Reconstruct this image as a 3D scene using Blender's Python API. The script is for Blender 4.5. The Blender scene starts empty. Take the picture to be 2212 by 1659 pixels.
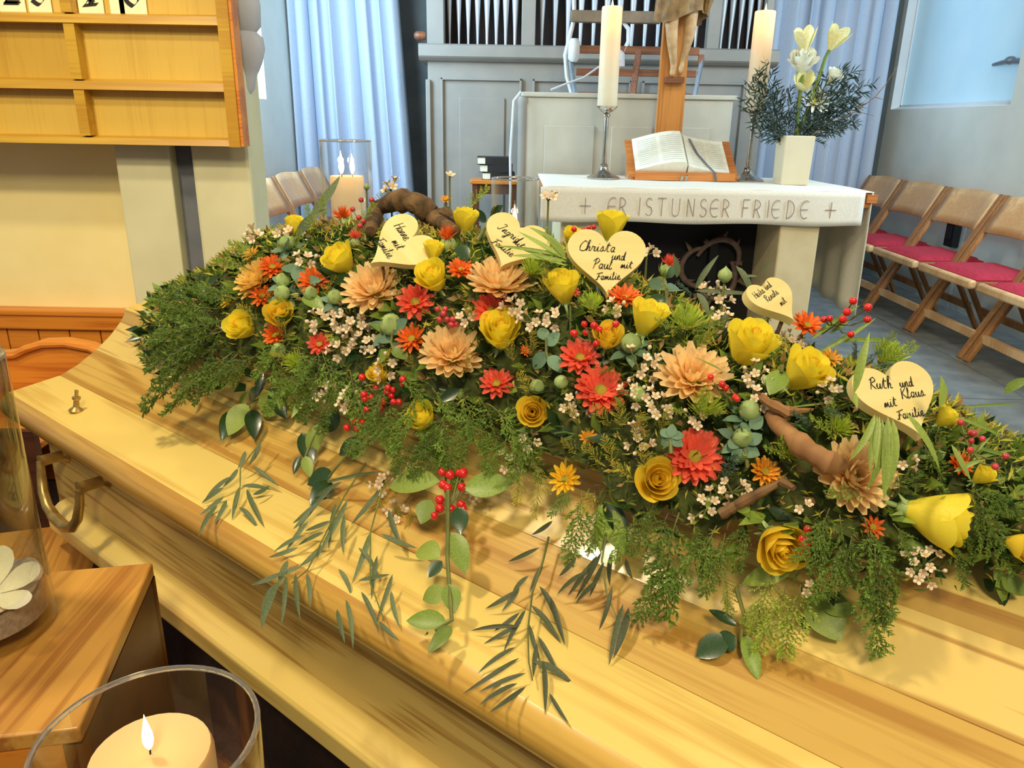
import bpy, bmesh, math, random
from math import sin, cos, pi, radians, sqrt, atan2, tan
from mathutils import Vector, Matrix
random.seed(11)
SC = bpy.context.scene
COL = SC.collection

# ------------------------------------------------------------------ camera
FPX, TH, RO, CH = 1660.0, radians(18.77), radians(1.03), 1.18
CF = Vector((0, cos(TH), -sin(TH)))
_r0 = Vector((1, 0, 0)); _u0 = Vector((0, sin(TH), cos(TH)))
CR = cos(RO) * _r0 + sin(RO) * _u0
CU = -sin(RO) * _r0 + cos(RO) * _u0
CC = Vector((0, 0, CH))
cd = bpy.data.cameras.new('camera'); cam = bpy.data.objects.new('camera', cd); COL.objects.link(cam)
cd.sensor_width = 36; cd.lens = FPX / 2212 * 36; cd.clip_start = 0.02
cam.matrix_world = Matrix(((CR.x, CU.x, -CF.x, CC.x), (CR.y, CU.y, -CF.y, CC.y), (CR.z, CU.z, -CF.z, CC.z), (0, 0, 0, 1)))
SC.camera = cam

# ------------------------------------------------------------------ world, lights, exposure
w = bpy.data.worlds.new('world'); SC.world = w; w.use_nodes = True
w.node_tree.nodes['Background'].inputs[0].default_value = (0.78, 0.82, 0.88, 1)
w.node_tree.nodes['Background'].inputs[1].default_value = 0.30
def area(name, loc, target, size, power, color, size_y=None):
    l = bpy.data.lights.new(name, 'AREA'); l.energy = power; l.color = color; l.size = size
    if size_y: l.shape = 'RECTANGLE'; l.size_y = size_y
    o = bpy.data.objects.new(name, l); COL.objects.link(o); o.location = loc
    o.rotation_euler = (Vector(target) - Vector(loc)).to_track_quat('-Z', 'Y').to_euler()
    return o
WARM = (1.0, 0.84, 0.54); COOL = (0.54, 0.78, 1.0)
area('ceiling_and_fill_light', (-1.25, 0.95, 2.9), (-0.3, 1.0, 0.7), 0.22, 36, WARM)
area('ceiling_and_fill_light', (0.5, -0.7, 2.9), (0.2, 1.4, 0.8), 0.9, 13, WARM)  # soft front fill added behind the camera, not a ceiling lamp
area('ceiling_and_fill_light', (0.2, -1.6, 3.1), (0.3, 2.6, 0.8), 0.5, 62, WARM)
_s = bpy.data.lights.new('wall_fill_spot', 'SPOT'); _s.energy = 235; _s.color = WARM; _s.spot_size = radians(34); _s.spot_blend = .6; _s.shadow_soft_size = .12  # spot added to brighten the left wall while sparing the coffin
_o = bpy.data.objects.new('wall_fill_spot', _s); COL.objects.link(_o); _o.location = (-1.75, -.3, 3.0); _o.rotation_euler = (Vector((-1.55, 2.85, .85)) - _o.location).to_track_quat('-Z', 'Y').to_euler()
area('ceiling_and_fill_light', (0.9, 1.7, 3.2), (0.9, 3.6, 0.8), 0.3, 24, WARM)
area('window_daylight_left', (-1.6, 4.3, 2.0), (0.2, 5.8, 1.3), 0.9, 105, COOL, 1.6)
area('window_daylight_right', (2.75, 3.4, 2.1), (0.9, 5.2, 1.0), 1.2, 80, COOL, 1.8)
SC.view_settings.view_transform = 'Standard'; SC.view_settings.look = 'None'
SC.view_settings.exposure = 0.0; SC.view_settings.gamma = 1.0; SC.view_settings.use_curve_mapping = False
SC.cycles.use_denoising = True
SC.cycles.max_bounces = 8; SC.cycles.transparent_max_bounces = 16

# ------------------------------------------------------------------ picture geometry
def ray(px, py): return CF + ((px - 1106) / FPX) * CR + ((829.5 - py) / FPX) * CU
def onz(px, py, z): d = ray(px, py); return CC + d * ((z - CH) / d.z)
def ony(px, py, y): d = ray(px, py); return CC + d * (y / d.y)
def onx(px, py, x): d = ray(px, py); return CC + d * (x / d.x)
def depth(p): return (p - CC).dot(CF)
def face(fx, fy):
    s = fx * fx + fy * fy
    if s > .98: k = sqrt(.98 / s); fx *= k; fy *= k; s = .98
    return (fx * CR + fy * CU - sqrt(1 - s) * CF).normalized()

# ------------------------------------------------------------------ mesh helpers
class MB:
    def __init__(s): s.v = []; s.f = []
    def add(s, vs, fs):
        n = len(s.v); s.v += [tuple(v) for v in vs]; s.f += [tuple(i + n for i in f) for f in fs]; return s
    def box(s, x0, x1, y0, y1, z0, z1, M=None):
        vs = [Vector(p) for p in ((x0,y0,z0),(x1,y0,z0),(x1,y1,z0),(x0,y1,z0),(x0,y0,z1),(x1,y0,z1),(x1,y1,z1),(x0,y1,z1))]
        if M is not None: vs = [M @ v for v in vs]
        return s.add(vs, [(0,3,2,1),(4,5,6,7),(0,1,5,4),(1,2,6,5),(2,3,7,6),(3,0,4,7)])
    def bar(s, a, b, wx, wy, up=(0, 0, 1)):
        a = Vector(a); b = Vector(b); t = (b - a); L = t.length; t.normalize()
        x = t.cross(Vector(up)); x = x.normalized() if x.length > 1e-5 else Vector((1, 0, 0)); y = x.cross(t)
        M = Matrix((( x.x, y.x, t.x, a.x), (x.y, y.y, t.y, a.y), (x.z, y.z, t.z, a.z), (0, 0, 0, 1)))
        return s.box(-wx/2, wx/2, -wy/2, wy/2, 0, L, M)
    def tube(s, path, r, n=6, cap=True):
        path = [Vector(p) for p in path]
        if not hasattr(r, '__len__'): r = [r] * len(path)
        t = (path[1] - path[0]).normalized()
        x = t.orthogonal().normalized(); vs = []; fs = []
        for i, p in enumerate(path):
            t = (path[min(i+1, len(path)-1)] - path[max(i-1, 0)])
            t = t.normalized() if t.length > 1e-9 else Vector((0, 0, 1))
            x = (x - t * x.dot(t)); x = x.normalized() if x.length > 1e-6 else t.orthogonal().normalized()
            y = t.cross(x)
            for k in range(n):
                a = 2 * pi * k / n; vs.append(p + (x * cos(a) + y * sin(a)) * r[i])
        for i in range(len(path) - 1):
            for k in range(n):
                k2 = (k + 1) % n; fs.append((i*n+k, i*n+k2, (i+1)*n+k2, (i+1)*n+k))
        if cap: fs.append(tuple(reversed(range(n)))); fs.append(tuple((len(path)-1)*n + k for k in range(n)))
        return s.add(vs, fs)
    def lathe(s, prof, n=24, c=(0, 0, 0), cap=True, sq=None):
        vs = []; fs = []; c = Vector(c)
        for r, z in prof:
            for k in range(n):
                a = 2 * pi * (k + .5) / n; vs.append(c + Vector((r * cos(a), r * sin(a), z)))
        for i in range(len(prof) - 1):
            for k in range(n):
                k2 = (k + 1) % n; fs.append((i*n+k, i*n+k2, (i+1)*n+k2, (i+1)*n+k))
        if cap: fs.append(tuple(reversed(range(n)))); fs.append(tuple((len(prof)-1)*n + k for k in range(n)))
        return s.add(vs, fs)
    def ball(s, c, r, nu=8, nv=5, sc=(1, 1, 1)):
        prof = [(max(1e-4, r * sin(pi * i / nv)), -r * cos(pi * i / nv)) for i in range(nv + 1)]
        m = MB().lathe(prof, nu); c = Vector(c)
        return s.add([c + Vector((v[0]*sc[0], v[1]*sc[1], v[2]*sc[2])) for v in m.v], m.f)
    def prism(s, poly, x0, x1, axis='x'):
        """poly of (a, b); axis x: a->y b->z ; axis y: a->x b->z ; axis z: a->x b->y"""
        def P(a, b, t): return {'x': (t, a, b), 'y': (a, t, b), 'z': (a, b, t)}[axis]
        n = len(poly); vs = [P(a, b, x0) for a, b in poly] + [P(a, b, x1) for a, b in poly]
        fs = [tuple(reversed(range(n))), tuple(range(n, 2*n))] + [(i, (i+1) % n, n + (i+1) % n, n + i) for i in range(n)]
        return s.add(vs, fs)
    def grid(s, fn, nu, nv):
        vs = [fn(i / nu, j / nv) for j in range(nv + 1) for i in range(nu + 1)]
        fs = [(j*(nu+1)+i, j*(nu+1)+i+1, (j+1)*(nu+1)+i+1, (j+1)*(nu+1)+i) for j in range(nv) for i in range(nu)]
        return s.add(vs, fs)
    def mesh(s, name, mat, smooth=True, fix=True, angle=40):
        me = bpy.data.meshes.new(name); me.from_pydata(s.v, [], s.f)
        if fix:
            b = bmesh.new(); b.from_mesh(me); bmesh.ops.recalc_face_normals(b, faces=b.faces); b.to_mesh(me); b.free()
        if mat: me.materials.append(mat)
        if smooth:
            me.polygons.foreach_set('use_smooth', [True] * len(me.polygons))
            if angle: me.set_sharp_from_angle(angle=radians(angle))
        return me
def ob(name, mesh, parent=None, M=None, bevel=None):
    o = bpy.data.objects.new(name, mesh); COL.objects.link(o)
    if parent is not None: o.parent = parent
    if M is not None: o.matrix_basis = M
    if bevel:
        b = o.modifiers.new('bevel', 'BEVEL'); b.width = bevel; b.segments = 2; b.limit_method = 'ANGLE'
    return o
def part(name, mb, mat, parent, M=None, smooth=True, bevel=None, label=None, fix=True):
    o = ob(name, mb.mesh(name, mat, smooth, fix), parent, M, bevel)
    if label: o['label'] = label
    return o
def tag(o, label, cat, group=None, kind=None):
    o['label'] = label; o['category'] = cat
    if group: o['group'] = group
    if kind: o['kind'] = kind
    return o
def thing(name, label, cat, M=None, group=None):
    o = bpy.data.objects.new(name, None); COL.objects.link(o); o.empty_display_size = .05
    if M is not None: o.matrix_basis = M if isinstance(M, Matrix) else Matrix.Translation(M)
    return tag(o, label, cat, group)
def struct(name, mb, mat, parent=None, bevel=None, smooth=False):
    o = ob(name, mb.mesh(name, mat, smooth), parent, None, bevel)
    if parent is None: o['kind'] = 'structure'
    return o
def frame_z(p, z, x=None):
    """matrix whose local Z is z, at p"""
    z = Vector(z).normalized()
    x = Vector(x) if x is not None else z.orthogonal()
    x = (x - z * x.dot(z)).normalized(); y = z.cross(x)
    return Matrix(((x.x, y.x, z.x, p[0]), (x.y, y.y, z.y, p[1]), (x.z, y.z, z.z, p[2]), (0, 0, 0, 1)))
def frame_y(p, yv, zv):
    y = Vector(yv).normalized(); z = Vector(zv); z = z - y * z.dot(y)
    z = z.normalized() if z.length > 1e-5 else y.orthogonal().normalized(); x = y.cross(z)
    return Matrix(((x.x, y.x, z.x, p[0]), (x.y, y.y, z.y, p[1]), (x.z, y.z, z.z, p[2]), (0, 0, 0, 1)))
def S(x, y=None, z=None):
    y = x if y is None else y; z = x if z is None else z
    return Matrix.Diagonal((x, y, z, 1))
def RZ(a): return Matrix.Rotation(a, 4, 'Z')
def RX(a): return Matrix.Rotation(a, 4, 'X')
def RY(a): return Matrix.Rotation(a, 4, 'Y')
def T(x, y, z): return Matrix.Translation((x, y, z))
def lerp(tab, x):
    if x <= tab[0][0]: return tab[0][1]
    for (a, b), (c, d) in zip(tab, tab[1:]):
        if x <= c: return b + (d - b) * (x - a) / (c - a)
    return tab[-1][1]

# ------------------------------------------------------------------ materials
def srgb(r, g, b):
    f = lambda c: (c/255/12.92) if c/255 <= .04045 else ((c/255+.055)/1.055)**2.4
    return (f(r), f(g), f(b), 1)
def mat(name, c, rough=.5, c2=None, scale=20, stretch=(1, 1, 1), bump=0, metal=0, trans=0, rand=0, coat=0, sss=0, detail=4, spec=.5, emit=None, estr=0, lo=.35, hi=.65):
    m = bpy.data.materials.new(name); m.use_nodes = True; nt = m.node_tree; N = nt.nodes; L = nt.links
    p = N['Principled BSDF']; p.inputs['Base Color'].default_value = c; p.inputs['Roughness'].default_value = rough
    p.inputs['Metallic'].default_value = metal; p.inputs['Specular IOR Level'].default_value = spec
    if coat: p.inputs['Coat Weight'].default_value = coat; p.inputs['Coat Roughness'].default_value = .08
    if sss:
        p.inputs['Subsurface Weight'].default_value = sss; p.inputs['Subsurface Radius'].default_value = (1, .5, .25); p.inputs['Subsurface Scale'].default_value = .02
    if emit: p.inputs['Emission Color'].default_value = emit; p.inputs['Emission Strength'].default_value = estr
    out = None
    if c2 or bump:
        tc = N.new('ShaderNodeTexCoord'); mp = N.new('ShaderNodeMapping'); mp.inputs['Scale'].default_value = stretch
        nz = N.new('ShaderNodeTexNoise'); nz.inputs['Scale'].default_value = scale; nz.inputs['Detail'].default_value = detail
        L.new(tc.outputs['Object'], mp.inputs['Vector']); L.new(mp.outputs[0], nz.inputs['Vector'])
        if c2:
            cr = N.new('ShaderNodeValToRGB'); cr.color_ramp.elements[0].color = c; cr.color_ramp.elements[1].color = c2
            cr.color_ramp.elements[0].position = lo; cr.color_ramp.elements[1].position = hi
            L.new(nz.outputs['Fac'], cr.inputs['Fac']); out = cr.outputs[0]
        if bump:
            b = N.new('ShaderNodeBump'); b.inputs['Strength'].default_value = bump; b.inputs['Distance'].default_value = .01
            L.new(nz.outputs['Fac'], b.inputs['Height']); L.new(b.outputs[0], p.inputs['Normal'])
    if rand:
        oi = N.new('ShaderNodeObjectInfo'); hs = N.new('ShaderNodeHueSaturation')
        mr = N.new('ShaderNodeMapRange'); mr.inputs['To Min'].default_value = 1 - rand; mr.inputs['To Max'].default_value = 1 + rand
        L.new(oi.outputs['Random'], mr.inputs['Value']); L.new(mr.outputs[0], hs.inputs['Value'])
        if out: L.new(out, hs.inputs['Color'])
        else: hs.inputs['Color'].default_value = c
        out = hs.outputs[0]
    if out: L.new(out, p.inputs['Base Color'])
    if trans:
        tr = N.new('ShaderNodeBsdfTranslucent'); mx = N.new('ShaderNodeMixShader'); mx.inputs[0].default_value = trans
        if out: L.new(out, tr.inputs['Color'])
        else: tr.inputs['Color'].default_value = c
        L.new(p.outputs[0], mx.inputs[1]); L.new(tr.outputs[0], mx.inputs[2]); L.new(mx.outputs[0], N['Material Output'].inputs[0])
    return m
def woodmat(name, light, dark, line=None, axis=0, bands=34, rough=.3, distort=2.2, contrast=(.3, .75), coat=.25, off=0, swirl=1.0):
    """lacquered wood: long fibres along the local axis, growth lines across it"""
    m = bpy.data.materials.new(name); m.use_nodes = True; nt = m.node_tree; N = nt.nodes; L = nt.links
    p = N['Principled BSDF']; p.inputs['Roughness'].default_value = rough
    p.inputs['Coat Weight'].default_value = coat; p.inputs['Coat Roughness'].default_value = .12
    tc = N.new('ShaderNodeTexCoord'); mp = N.new('ShaderNodeMapping')
    sc = [1, 1, 1]; sc[axis] = .10; mp.inputs['Scale'].default_value = sc; mp.inputs['Location'].default_value = (off, off * 1.7, off * .6)
    L.new(tc.outputs['Object'], mp.inputs['Vector'])
    n1 = N.new('ShaderNodeTexNoise'); n1.inputs['Scale'].default_value = 6 * swirl; n1.inputs['Detail'].default_value = 2
    L.new(mp.outputs[0], n1.inputs['Vector'])
    wv = N.new('ShaderNodeMath'); wv.operation = 'MULTIPLY_ADD'; wv.inputs[1].default_value = bands
    L.new(n1.outputs['Fac'], wv.inputs[0]); wv.inputs[2].default_value = 0
    sn = N.new('ShaderNodeMath'); sn.operation = 'SINE'; L.new(wv.outputs[0], sn.inputs[0])
    mr = N.new('ShaderNodeMapRange'); mr.inputs['From Min'].default_value = -1; L.new(sn.outputs[0], mr.inputs['Value'])
    n2 = N.new('ShaderNodeTexNoise'); n2.inputs['Scale'].default_value = 110; n2.inputs['Detail'].default_value = 3
    mp2 = N.new('ShaderNodeMapping'); sc2 = [1, 1, 1]; sc2[axis] = .03; mp2.inputs['Scale'].default_value = sc2
    L.new(tc.outputs['Object'], mp2.inputs['Vector']); L.new(mp2.outputs[0], n2.inputs['Vector'])
    ad = N.new('ShaderNodeMix'); ad.data_type = 'FLOAT'; ad.inputs[0].default_value = .45
    m2 = N.new('ShaderNodeMapRange'); m2.inputs['From Min'].default_value = .36; m2.inputs['From Max'].default_value = .66; L.new(n2.outputs['Fac'], m2.inputs['Value'])
    L.new(mr.outputs[0], ad.inputs[2]); L.new(m2.outputs[0], ad.inputs[3])
    cr = N.new('ShaderNodeValToRGB'); e = cr.color_ramp.elements
    e[0].position = contrast[0]; e[0].color = light; e[1].position = contrast[1]; e[1].color = dark
    L.new(ad.outputs[0], cr.inputs['Fac']); L.new(cr.outputs[0], p.inputs['Base Color'])
    return m
def glassmat(name, tint=(1, 1, 1, 1), refl=1.0):
    m = bpy.data.materials.new(name); m.use_nodes = True; nt = m.node_tree; N = nt.nodes; L = nt.links
    N.remove(N['Principled BSDF'])
    t = N.new('ShaderNodeBsdfTransparent'); t.inputs[0].default_value = tint
    g = N.new('ShaderNodeBsdfGlossy'); g.inputs['Roughness'].default_value = .02
    lw = N.new('ShaderNodeLayerWeight'); lw.inputs['Blend'].default_value = .5
    pw = N.new('ShaderNodeMath'); pw.operation = 'POWER'; pw.inputs[1].default_value = 2.4; L.new(lw.outputs['Facing'], pw.inputs[0])
    mu = N.new('ShaderNodeMath'); mu.operation = 'MULTIPLY_ADD'; mu.inputs[1].default_value = .75 * refl; mu.inputs[2].default_value = .035; L.new(pw.outputs[0], mu.inputs[0])
    mx = N.new('ShaderNodeMixShader'); L.new(mu.outputs[0], mx.inputs[0]); L.new(t.outputs[0], mx.inputs[1]); L.new(g.outputs[0], mx.inputs[2])
    L.new(mx.outputs[0], N['Material Output'].inputs[0]); return m
def emitmat(name, c, s):
    m = bpy.data.materials.new(name); m.use_nodes = True; N = m.node_tree.nodes; N.remove(N['Principled BSDF'])
    e = N.new('ShaderNodeEmission'); e.inputs[0].default_value = c; e.inputs[1].default_value = s
    m.node_tree.links.new(e.outputs[0], N['Material Output'].inputs[0]); return m

M_ASH = woodmat('ash_light', srgb(240, 210, 120), srgb(218, 178, 92), off=3, bands=40, contrast=(.5, 1.0))
M_ASH2 = woodmat('ash_honey', srgb(214, 174, 88), srgb(182, 134, 58), off=8, bands=46)
M_ASH3 = woodmat('ash_striped', srgb(236, 204, 116), srgb(190, 146, 68), off=14, bands=90, contrast=(.55, .9))
M_RIM = woodmat('ash_rim', srgb(216, 174, 82), srgb(190, 142, 60), off=5, bands=30)
M_PINE = woodmat('board_oak', srgb(206, 168, 62), srgb(188, 146, 46), bands=14, off=2, axis=2, coat=.1, rough=.45)
M_PINEF = woodmat('board_oak_frame', srgb(200, 158, 46), srgb(182, 134, 32), bands=14, off=4, coat=.1, rough=.4)
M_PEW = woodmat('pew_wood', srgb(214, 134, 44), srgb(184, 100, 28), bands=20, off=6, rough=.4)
M_PEWD = woodmat('wood_dark_and_shaded', srgb(92, 50, 22), srgb(70, 36, 16), bands=20, off=6, rough=.5, coat=.05)  # dark wood; also paints shade on the pew front and one table side
M_TABLE = woodmat('table_wood', srgb(206, 150, 68), srgb(166, 106, 42), bands=22, off=9, axis=1, rough=.35)
M_CHAIR = woodmat('chair_beech', srgb(224, 182, 130), srgb(204, 156, 104), bands=16, off=4, axis=2, rough=.45, coat=.1)
M_CHAIRD = woodmat('chair_beech_edge', srgb(180, 126, 70), srgb(152, 100, 52), bands=16, off=4, axis=2, rough=.5, coat=.1)
M_CROSS = woodmat('cross_oak', srgb(206, 138, 62), srgb(178, 110, 42), bands=20, off=7, axis=2, rough=.45, coat=.1)
M_STANDW = woodmat('bible_stand_wood', srgb(206, 132, 64), srgb(180, 106, 44), bands=14, off=1, rough=.4, coat=.1)
M_RACK = woodmat('rack_wood', srgb(140, 84, 50), srgb(112, 64, 36), bands=14, off=1, rough=.5, coat=.1)
M_RED = mat('red_cushion', srgb(190, 44, 66), .9, srgb(168, 34, 54), 60, bump=.1)
M_PLASTER = mat('plaster_warm', srgb(250, 234, 168), .9, srgb(246, 228, 158), 6, bump=.08)
M_PLASTERC = mat('plaster_pale', srgb(234, 240, 232), .9, srgb(226, 234, 226), 5, bump=.06)
M_PILAST = mat('plaster_pilaster', srgb(214, 210, 172), .9, srgb(206, 202, 164), 6, bump=.06)
M_GROOVE = mat('groove_grey', srgb(112, 116, 124), .9, srgb(96, 100, 110), 9)
M_WALLD = mat('plaster_shaded', srgb(96, 100, 98), .95, srgb(82, 88, 88), 5)  # unlit look of the back wall is put into its colour
M_ORGAN = mat('organ_paint', srgb(150, 144, 134), .55, srgb(142, 138, 130), 8)
M_CONS = mat('console_paint', srgb(192, 188, 172), .6, srgb(184, 180, 164), 8)
M_PIPE = mat('pipe_tin', srgb(198, 202, 208), .35, srgb(184, 190, 198), 14, stretch=(1, 1, .1), metal=.35)
M_DARK = mat('organ_inside', srgb(26, 22, 22), .9, srgb(46, 30, 22), 6)
M_CURT = mat('curtain_cloth', srgb(214, 226, 242), .95, srgb(206, 220, 238), 90, bump=.05, trans=.25)
M_FLOOR = mat('stone_grey', srgb(138, 142, 138), .42, srgb(112, 118, 118), 9, bump=.04)
M_FLOORSHADE = mat('floor_shade_brown', srgb(62, 40, 28), .95, srgb(48, 30, 20), 80, bump=.3)
M_DRAPE = mat('drape_brown', srgb(58, 36, 24), .95, srgb(44, 27, 18), 60, bump=.1)
M_CLOTH = mat('altar_linen', srgb(236, 230, 214), .9, srgb(228, 221, 204), 120, bump=.06)
M_EMB = mat('embroidery_thread', srgb(166, 144, 126), .8, srgb(150, 130, 114), 200)
M_STONE = mat('altar_stone', srgb(222, 206, 164), .8, srgb(212, 194, 150), 10, bump=.05)
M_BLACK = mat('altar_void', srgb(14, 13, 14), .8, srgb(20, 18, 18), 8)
M_IRON = mat('crown_bronze', srgb(124, 102, 88), .6, srgb(104, 84, 72), 30, metal=.1)
M_SILVER = mat('silver', srgb(196, 190, 180), .18, srgb(180, 172, 160), 40, metal=1)
M_BRASS = mat('brass_old', srgb(206, 176, 104), .34, srgb(170, 138, 78), 40, metal=.7)
M_WAX = mat('candle_wax', srgb(244, 236, 214), .5, srgb(238, 228, 202), 6, sss=.6)
M_WAXG = mat('candle_wax_thin', srgb(248, 238, 214), .5, srgb(244, 232, 204), 6, trans=.5)
M_WAXP = mat('candle_wax_peach', srgb(222, 186, 132), .5, srgb(214, 176, 120), 6, sss=.5)
M_WICK = mat('wick', srgb(50, 36, 26), .9, srgb(30, 22, 18), 90)
M_FLAME = emitmat('flame', (1.0, .74, .36, 1), 5)
M_GLASS = glassmat('thin_glass', (.985, .985, .975, 1), 1.0)
M_GLASSB = glassmat('thick_glass', (.93, .93, .86, 1), 1.0)
M_GLASSR = mat('glass_rim', (.9, .9, .86, 1), .05, (.84, .84, .8, 1), 12, spec=.8)
M_GLASSR.node_tree.nodes['Principled BSDF'].inputs['Transmission Weight'].default_value = .9
M_SAND = mat('sand_lilac', srgb(206, 186, 178), .95, srgb(178, 158, 156), 120, bump=.4)
M_WHITE = mat('petal_white', srgb(246, 242, 226), .6, srgb(236, 232, 206), 20, trans=.2)
M_CARD = mat('number_card', srgb(250, 238, 196), .7, srgb(246, 232, 186), 5)
M_INK = mat('ink', srgb(40, 38, 30), .8, srgb(24, 24, 22), 60)
M_PAGE = mat('book_page', srgb(236, 234, 216), .85, srgb(226, 222, 200), 30)
M_BOOK = mat('book_cover', srgb(28, 30, 36), .5, srgb(20, 22, 28), 40)
M_VASE = mat('vase_glaze', srgb(212, 200, 168), .25, srgb(206, 192, 160), 6)
M_CABLE = mat('cable_white', srgb(214, 216, 220), .5, srgb(200, 204, 210), 20)
M_STEEL = mat('steel_grey', srgb(150, 156, 162), .4, srgb(130, 138, 146), 20, metal=.6)
M_SKIN = mat('carved_limewood', srgb(206, 172, 126), .6, srgb(180, 142, 98), 26, bump=.1)
M_LOIN = mat('carved_cloth_gilt', srgb(150, 116, 64), .6, srgb(110, 82, 46), 24, bump=.2)
M_HAIR = mat('carved_hair', srgb(84, 58, 38), .7, srgb(66, 44, 28), 50, bump=.3)
M_HEART = mat('heart_ply', srgb(230, 214, 148), .7, srgb(222, 202, 130), 4, stretch=(1, 12, 1))
# ================================================================== ROOM
FZ = 0.08
fl = struct('floor', MB().box(-3.2, 3.2, 2.25, 6.6, FZ - .12, FZ - .006), mat('stone_joint', srgb(80, 82, 82), .9, srgb(70, 72, 72), 20))
sl_me = MB().box(.003, .897, .003, .897, -.03, 0).mesh('slab', M_FLOOR, False)
for i in range(7):
    for j in range(5):
        ob('slab', sl_me, fl, T(-3.15 + .9 * i, 2.25 + .9 * j, FZ) )
struct('floor_near_shade', MB().box(-3.2, 3.2, -1.2, 2.2495, FZ - .12, FZ), M_FLOORSHADE)  # near floor in shadow; the shade is put into its dark brown
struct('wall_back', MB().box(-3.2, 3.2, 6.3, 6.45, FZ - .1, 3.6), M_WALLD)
# side wall of the chancel with its deep window niche (right) ------------------------------
wr = MB(); X = 2.85; Y0, Y1, ZS = 4.74, 6.24, 1.325
wr.box(X, X + .5, 1.2, Y0, FZ - .1, 3.6); wr.box(X, X + .5, Y1, 6.3, FZ - .1, 3.6); wr.box(X, X + .5, Y0, Y1, FZ - .1, ZS); wr.box(X, X + .5, Y0, Y1, 2.9, 3.6)
struct('wall_right', wr, M_PLASTERC)
M_REVEAL = mat('reveal_white', srgb(232, 238, 240), .9, srgb(224, 232, 236), 5, bump=.06)
rv = MB(); xi = X + .06; a0, a1, zs, zt = Y0 + .02, Y1 - .01, ZS + .02, 2.86
rv.add([(X, Y0, ZS), (X, Y1, ZS), (xi, a1, zs), (xi, a0, zs), (X, Y0, 2.9), (X, Y1, 2.9), (xi, a1, zt), (xi, a0, zt)],
       [(0, 1, 2, 3), (1, 5, 6, 2), (0, 3, 7, 4), (4, 7, 6, 5)])
struct('trim_1', rv, M_REVEAL)
wn = struct('window_1', MB().box(xi, xi + .05, a0, a0 + .012, zs, zt).box(xi, xi + .05, a1 - .012, a1, zs, zt).box(xi, xi + .05, a0, a1, zs, zs + .012).box(xi, xi + .05, a0, a1, zt - .012, zt), M_REVEAL)
M_PANE = mat('frosted_pane', srgb(190, 220, 235), .5, srgb(176, 212, 230), 3, emit=srgb(150, 190, 212), estr=.46)
struct('pane', MB().box(xi + .01, xi + .02, a0 + .012, a1 - .012, zs + .012, zt - .012), M_PANE, wn)
# window stay arm standing off the niche
h = thing('window_stay', 'grey metal window stay arm reaching across the bright window niche', 'window stay', Vector((2.88, 4.78, 1.56)))
part('arm', MB().tube([(0, -.06, .0), (.0, .12, .012), (.02, .30, .005)], [.016, .017, .010], 8), M_STEEL, h)
part('knuckle', MB().ball((0, .10, .015), .03, 10, 6, (1, 1.3, .8)), M_STEEL, h)
part('bracket', MB().box(-.028, .02, -.10, -.04, -.03, .03), M_STEEL, h, bevel=.004)
# left chancel wall with a window ------------------------------------------------------------
wl = MB(); XL = -1.66; b0, b1, zb = 4.2, 5.42, 1.30
wl.box(XL - .3, XL, 2.98, b0, FZ - .1, 3.6); wl.box(XL - .3, XL, b1, 6.3, FZ - .1, 3.6); wl.box(XL - .3, XL, b0, b1, FZ - .1, zb); wl.box(XL - .3, XL, b0, b1, 2.9, 3.6)
struct('wall_left', wl, M_PLASTERC)
wn2 = struct('window_2', MB().box(XL - .16, XL - .1, b0, b0 + .05, zb, 2.9).box(XL - .16, XL - .1, b1 - .05, b1, zb, 2.9).box(XL - .16, XL - .1, b0, b1, zb, zb + .05), M_REVEAL)
struct('pane', MB().box(XL - .14, XL - .13, b0 + .05, b1 - .05, zb + .05, 2.9), mat('frosted_pane_bright', srgb(190, 220, 240), .5, srgb(176, 214, 236), 3, emit=srgb(160, 205, 240), estr=.8), wn2)
# nave wall at the left, pilasters, wainscot -----------------------------------------------
struct('wall_front_left', MB().box(-3.2, -.96, 2.9, 2.98, FZ - .1, 3.6), M_PLASTER)
struct('column_1', MB().box(-1.372, -1.185, 2.73, 2.9, FZ, 3.6), M_PILAST, bevel=.006)
struct('column_2', MB().box(-1.112, -.912, 2.73, 2.905, FZ, 3.6), M_PILAST, bevel=.012)
struct('trim_2', MB().box(-1.185, -1.112, 2.785, 2.9, FZ, 3.6), M_GROOVE)  # fills the gap between the pilasters; grey paints the shade inside
struct('trim_3', MB().lathe([(.012, 1.255), (.03, 1.275), (.036, 1.31), (.05, 1.335), (.062, 1.36), (.074, 1.40), (.07, 1.435), (.05, 1.452), (.066, 1.47), (.07, 1.53), (.066, 1.56), (.09, 1.575), (.09, 1.64), (.06, 1.66), (.06, 2.0)], 20, (-.925, 2.80, 0)), mat('corbel_grey', srgb(188, 186, 186), .8, srgb(178, 176, 178), 12), smooth=True)
wb = struct('baseboard_left', MB().box(-3.2, -1.40, 2.875, 2.9, FZ, .40), M_PEW)
struct('rail', MB().box(-3.2, -1.385, 2.84, 2.9, .40, .475).box(-3.2, -1.385, 2.832, 2.9, .455, .478), M_PEW, wb, bevel=.006)
pl = MB().box(.003, .117, 0, .016, 0, .32).mesh('panel_board', M_PEW, False)
for i in range(15): ob('panel_board', pl, wb, T(-3.15 + .12 * i, 2.86, FZ))

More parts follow.
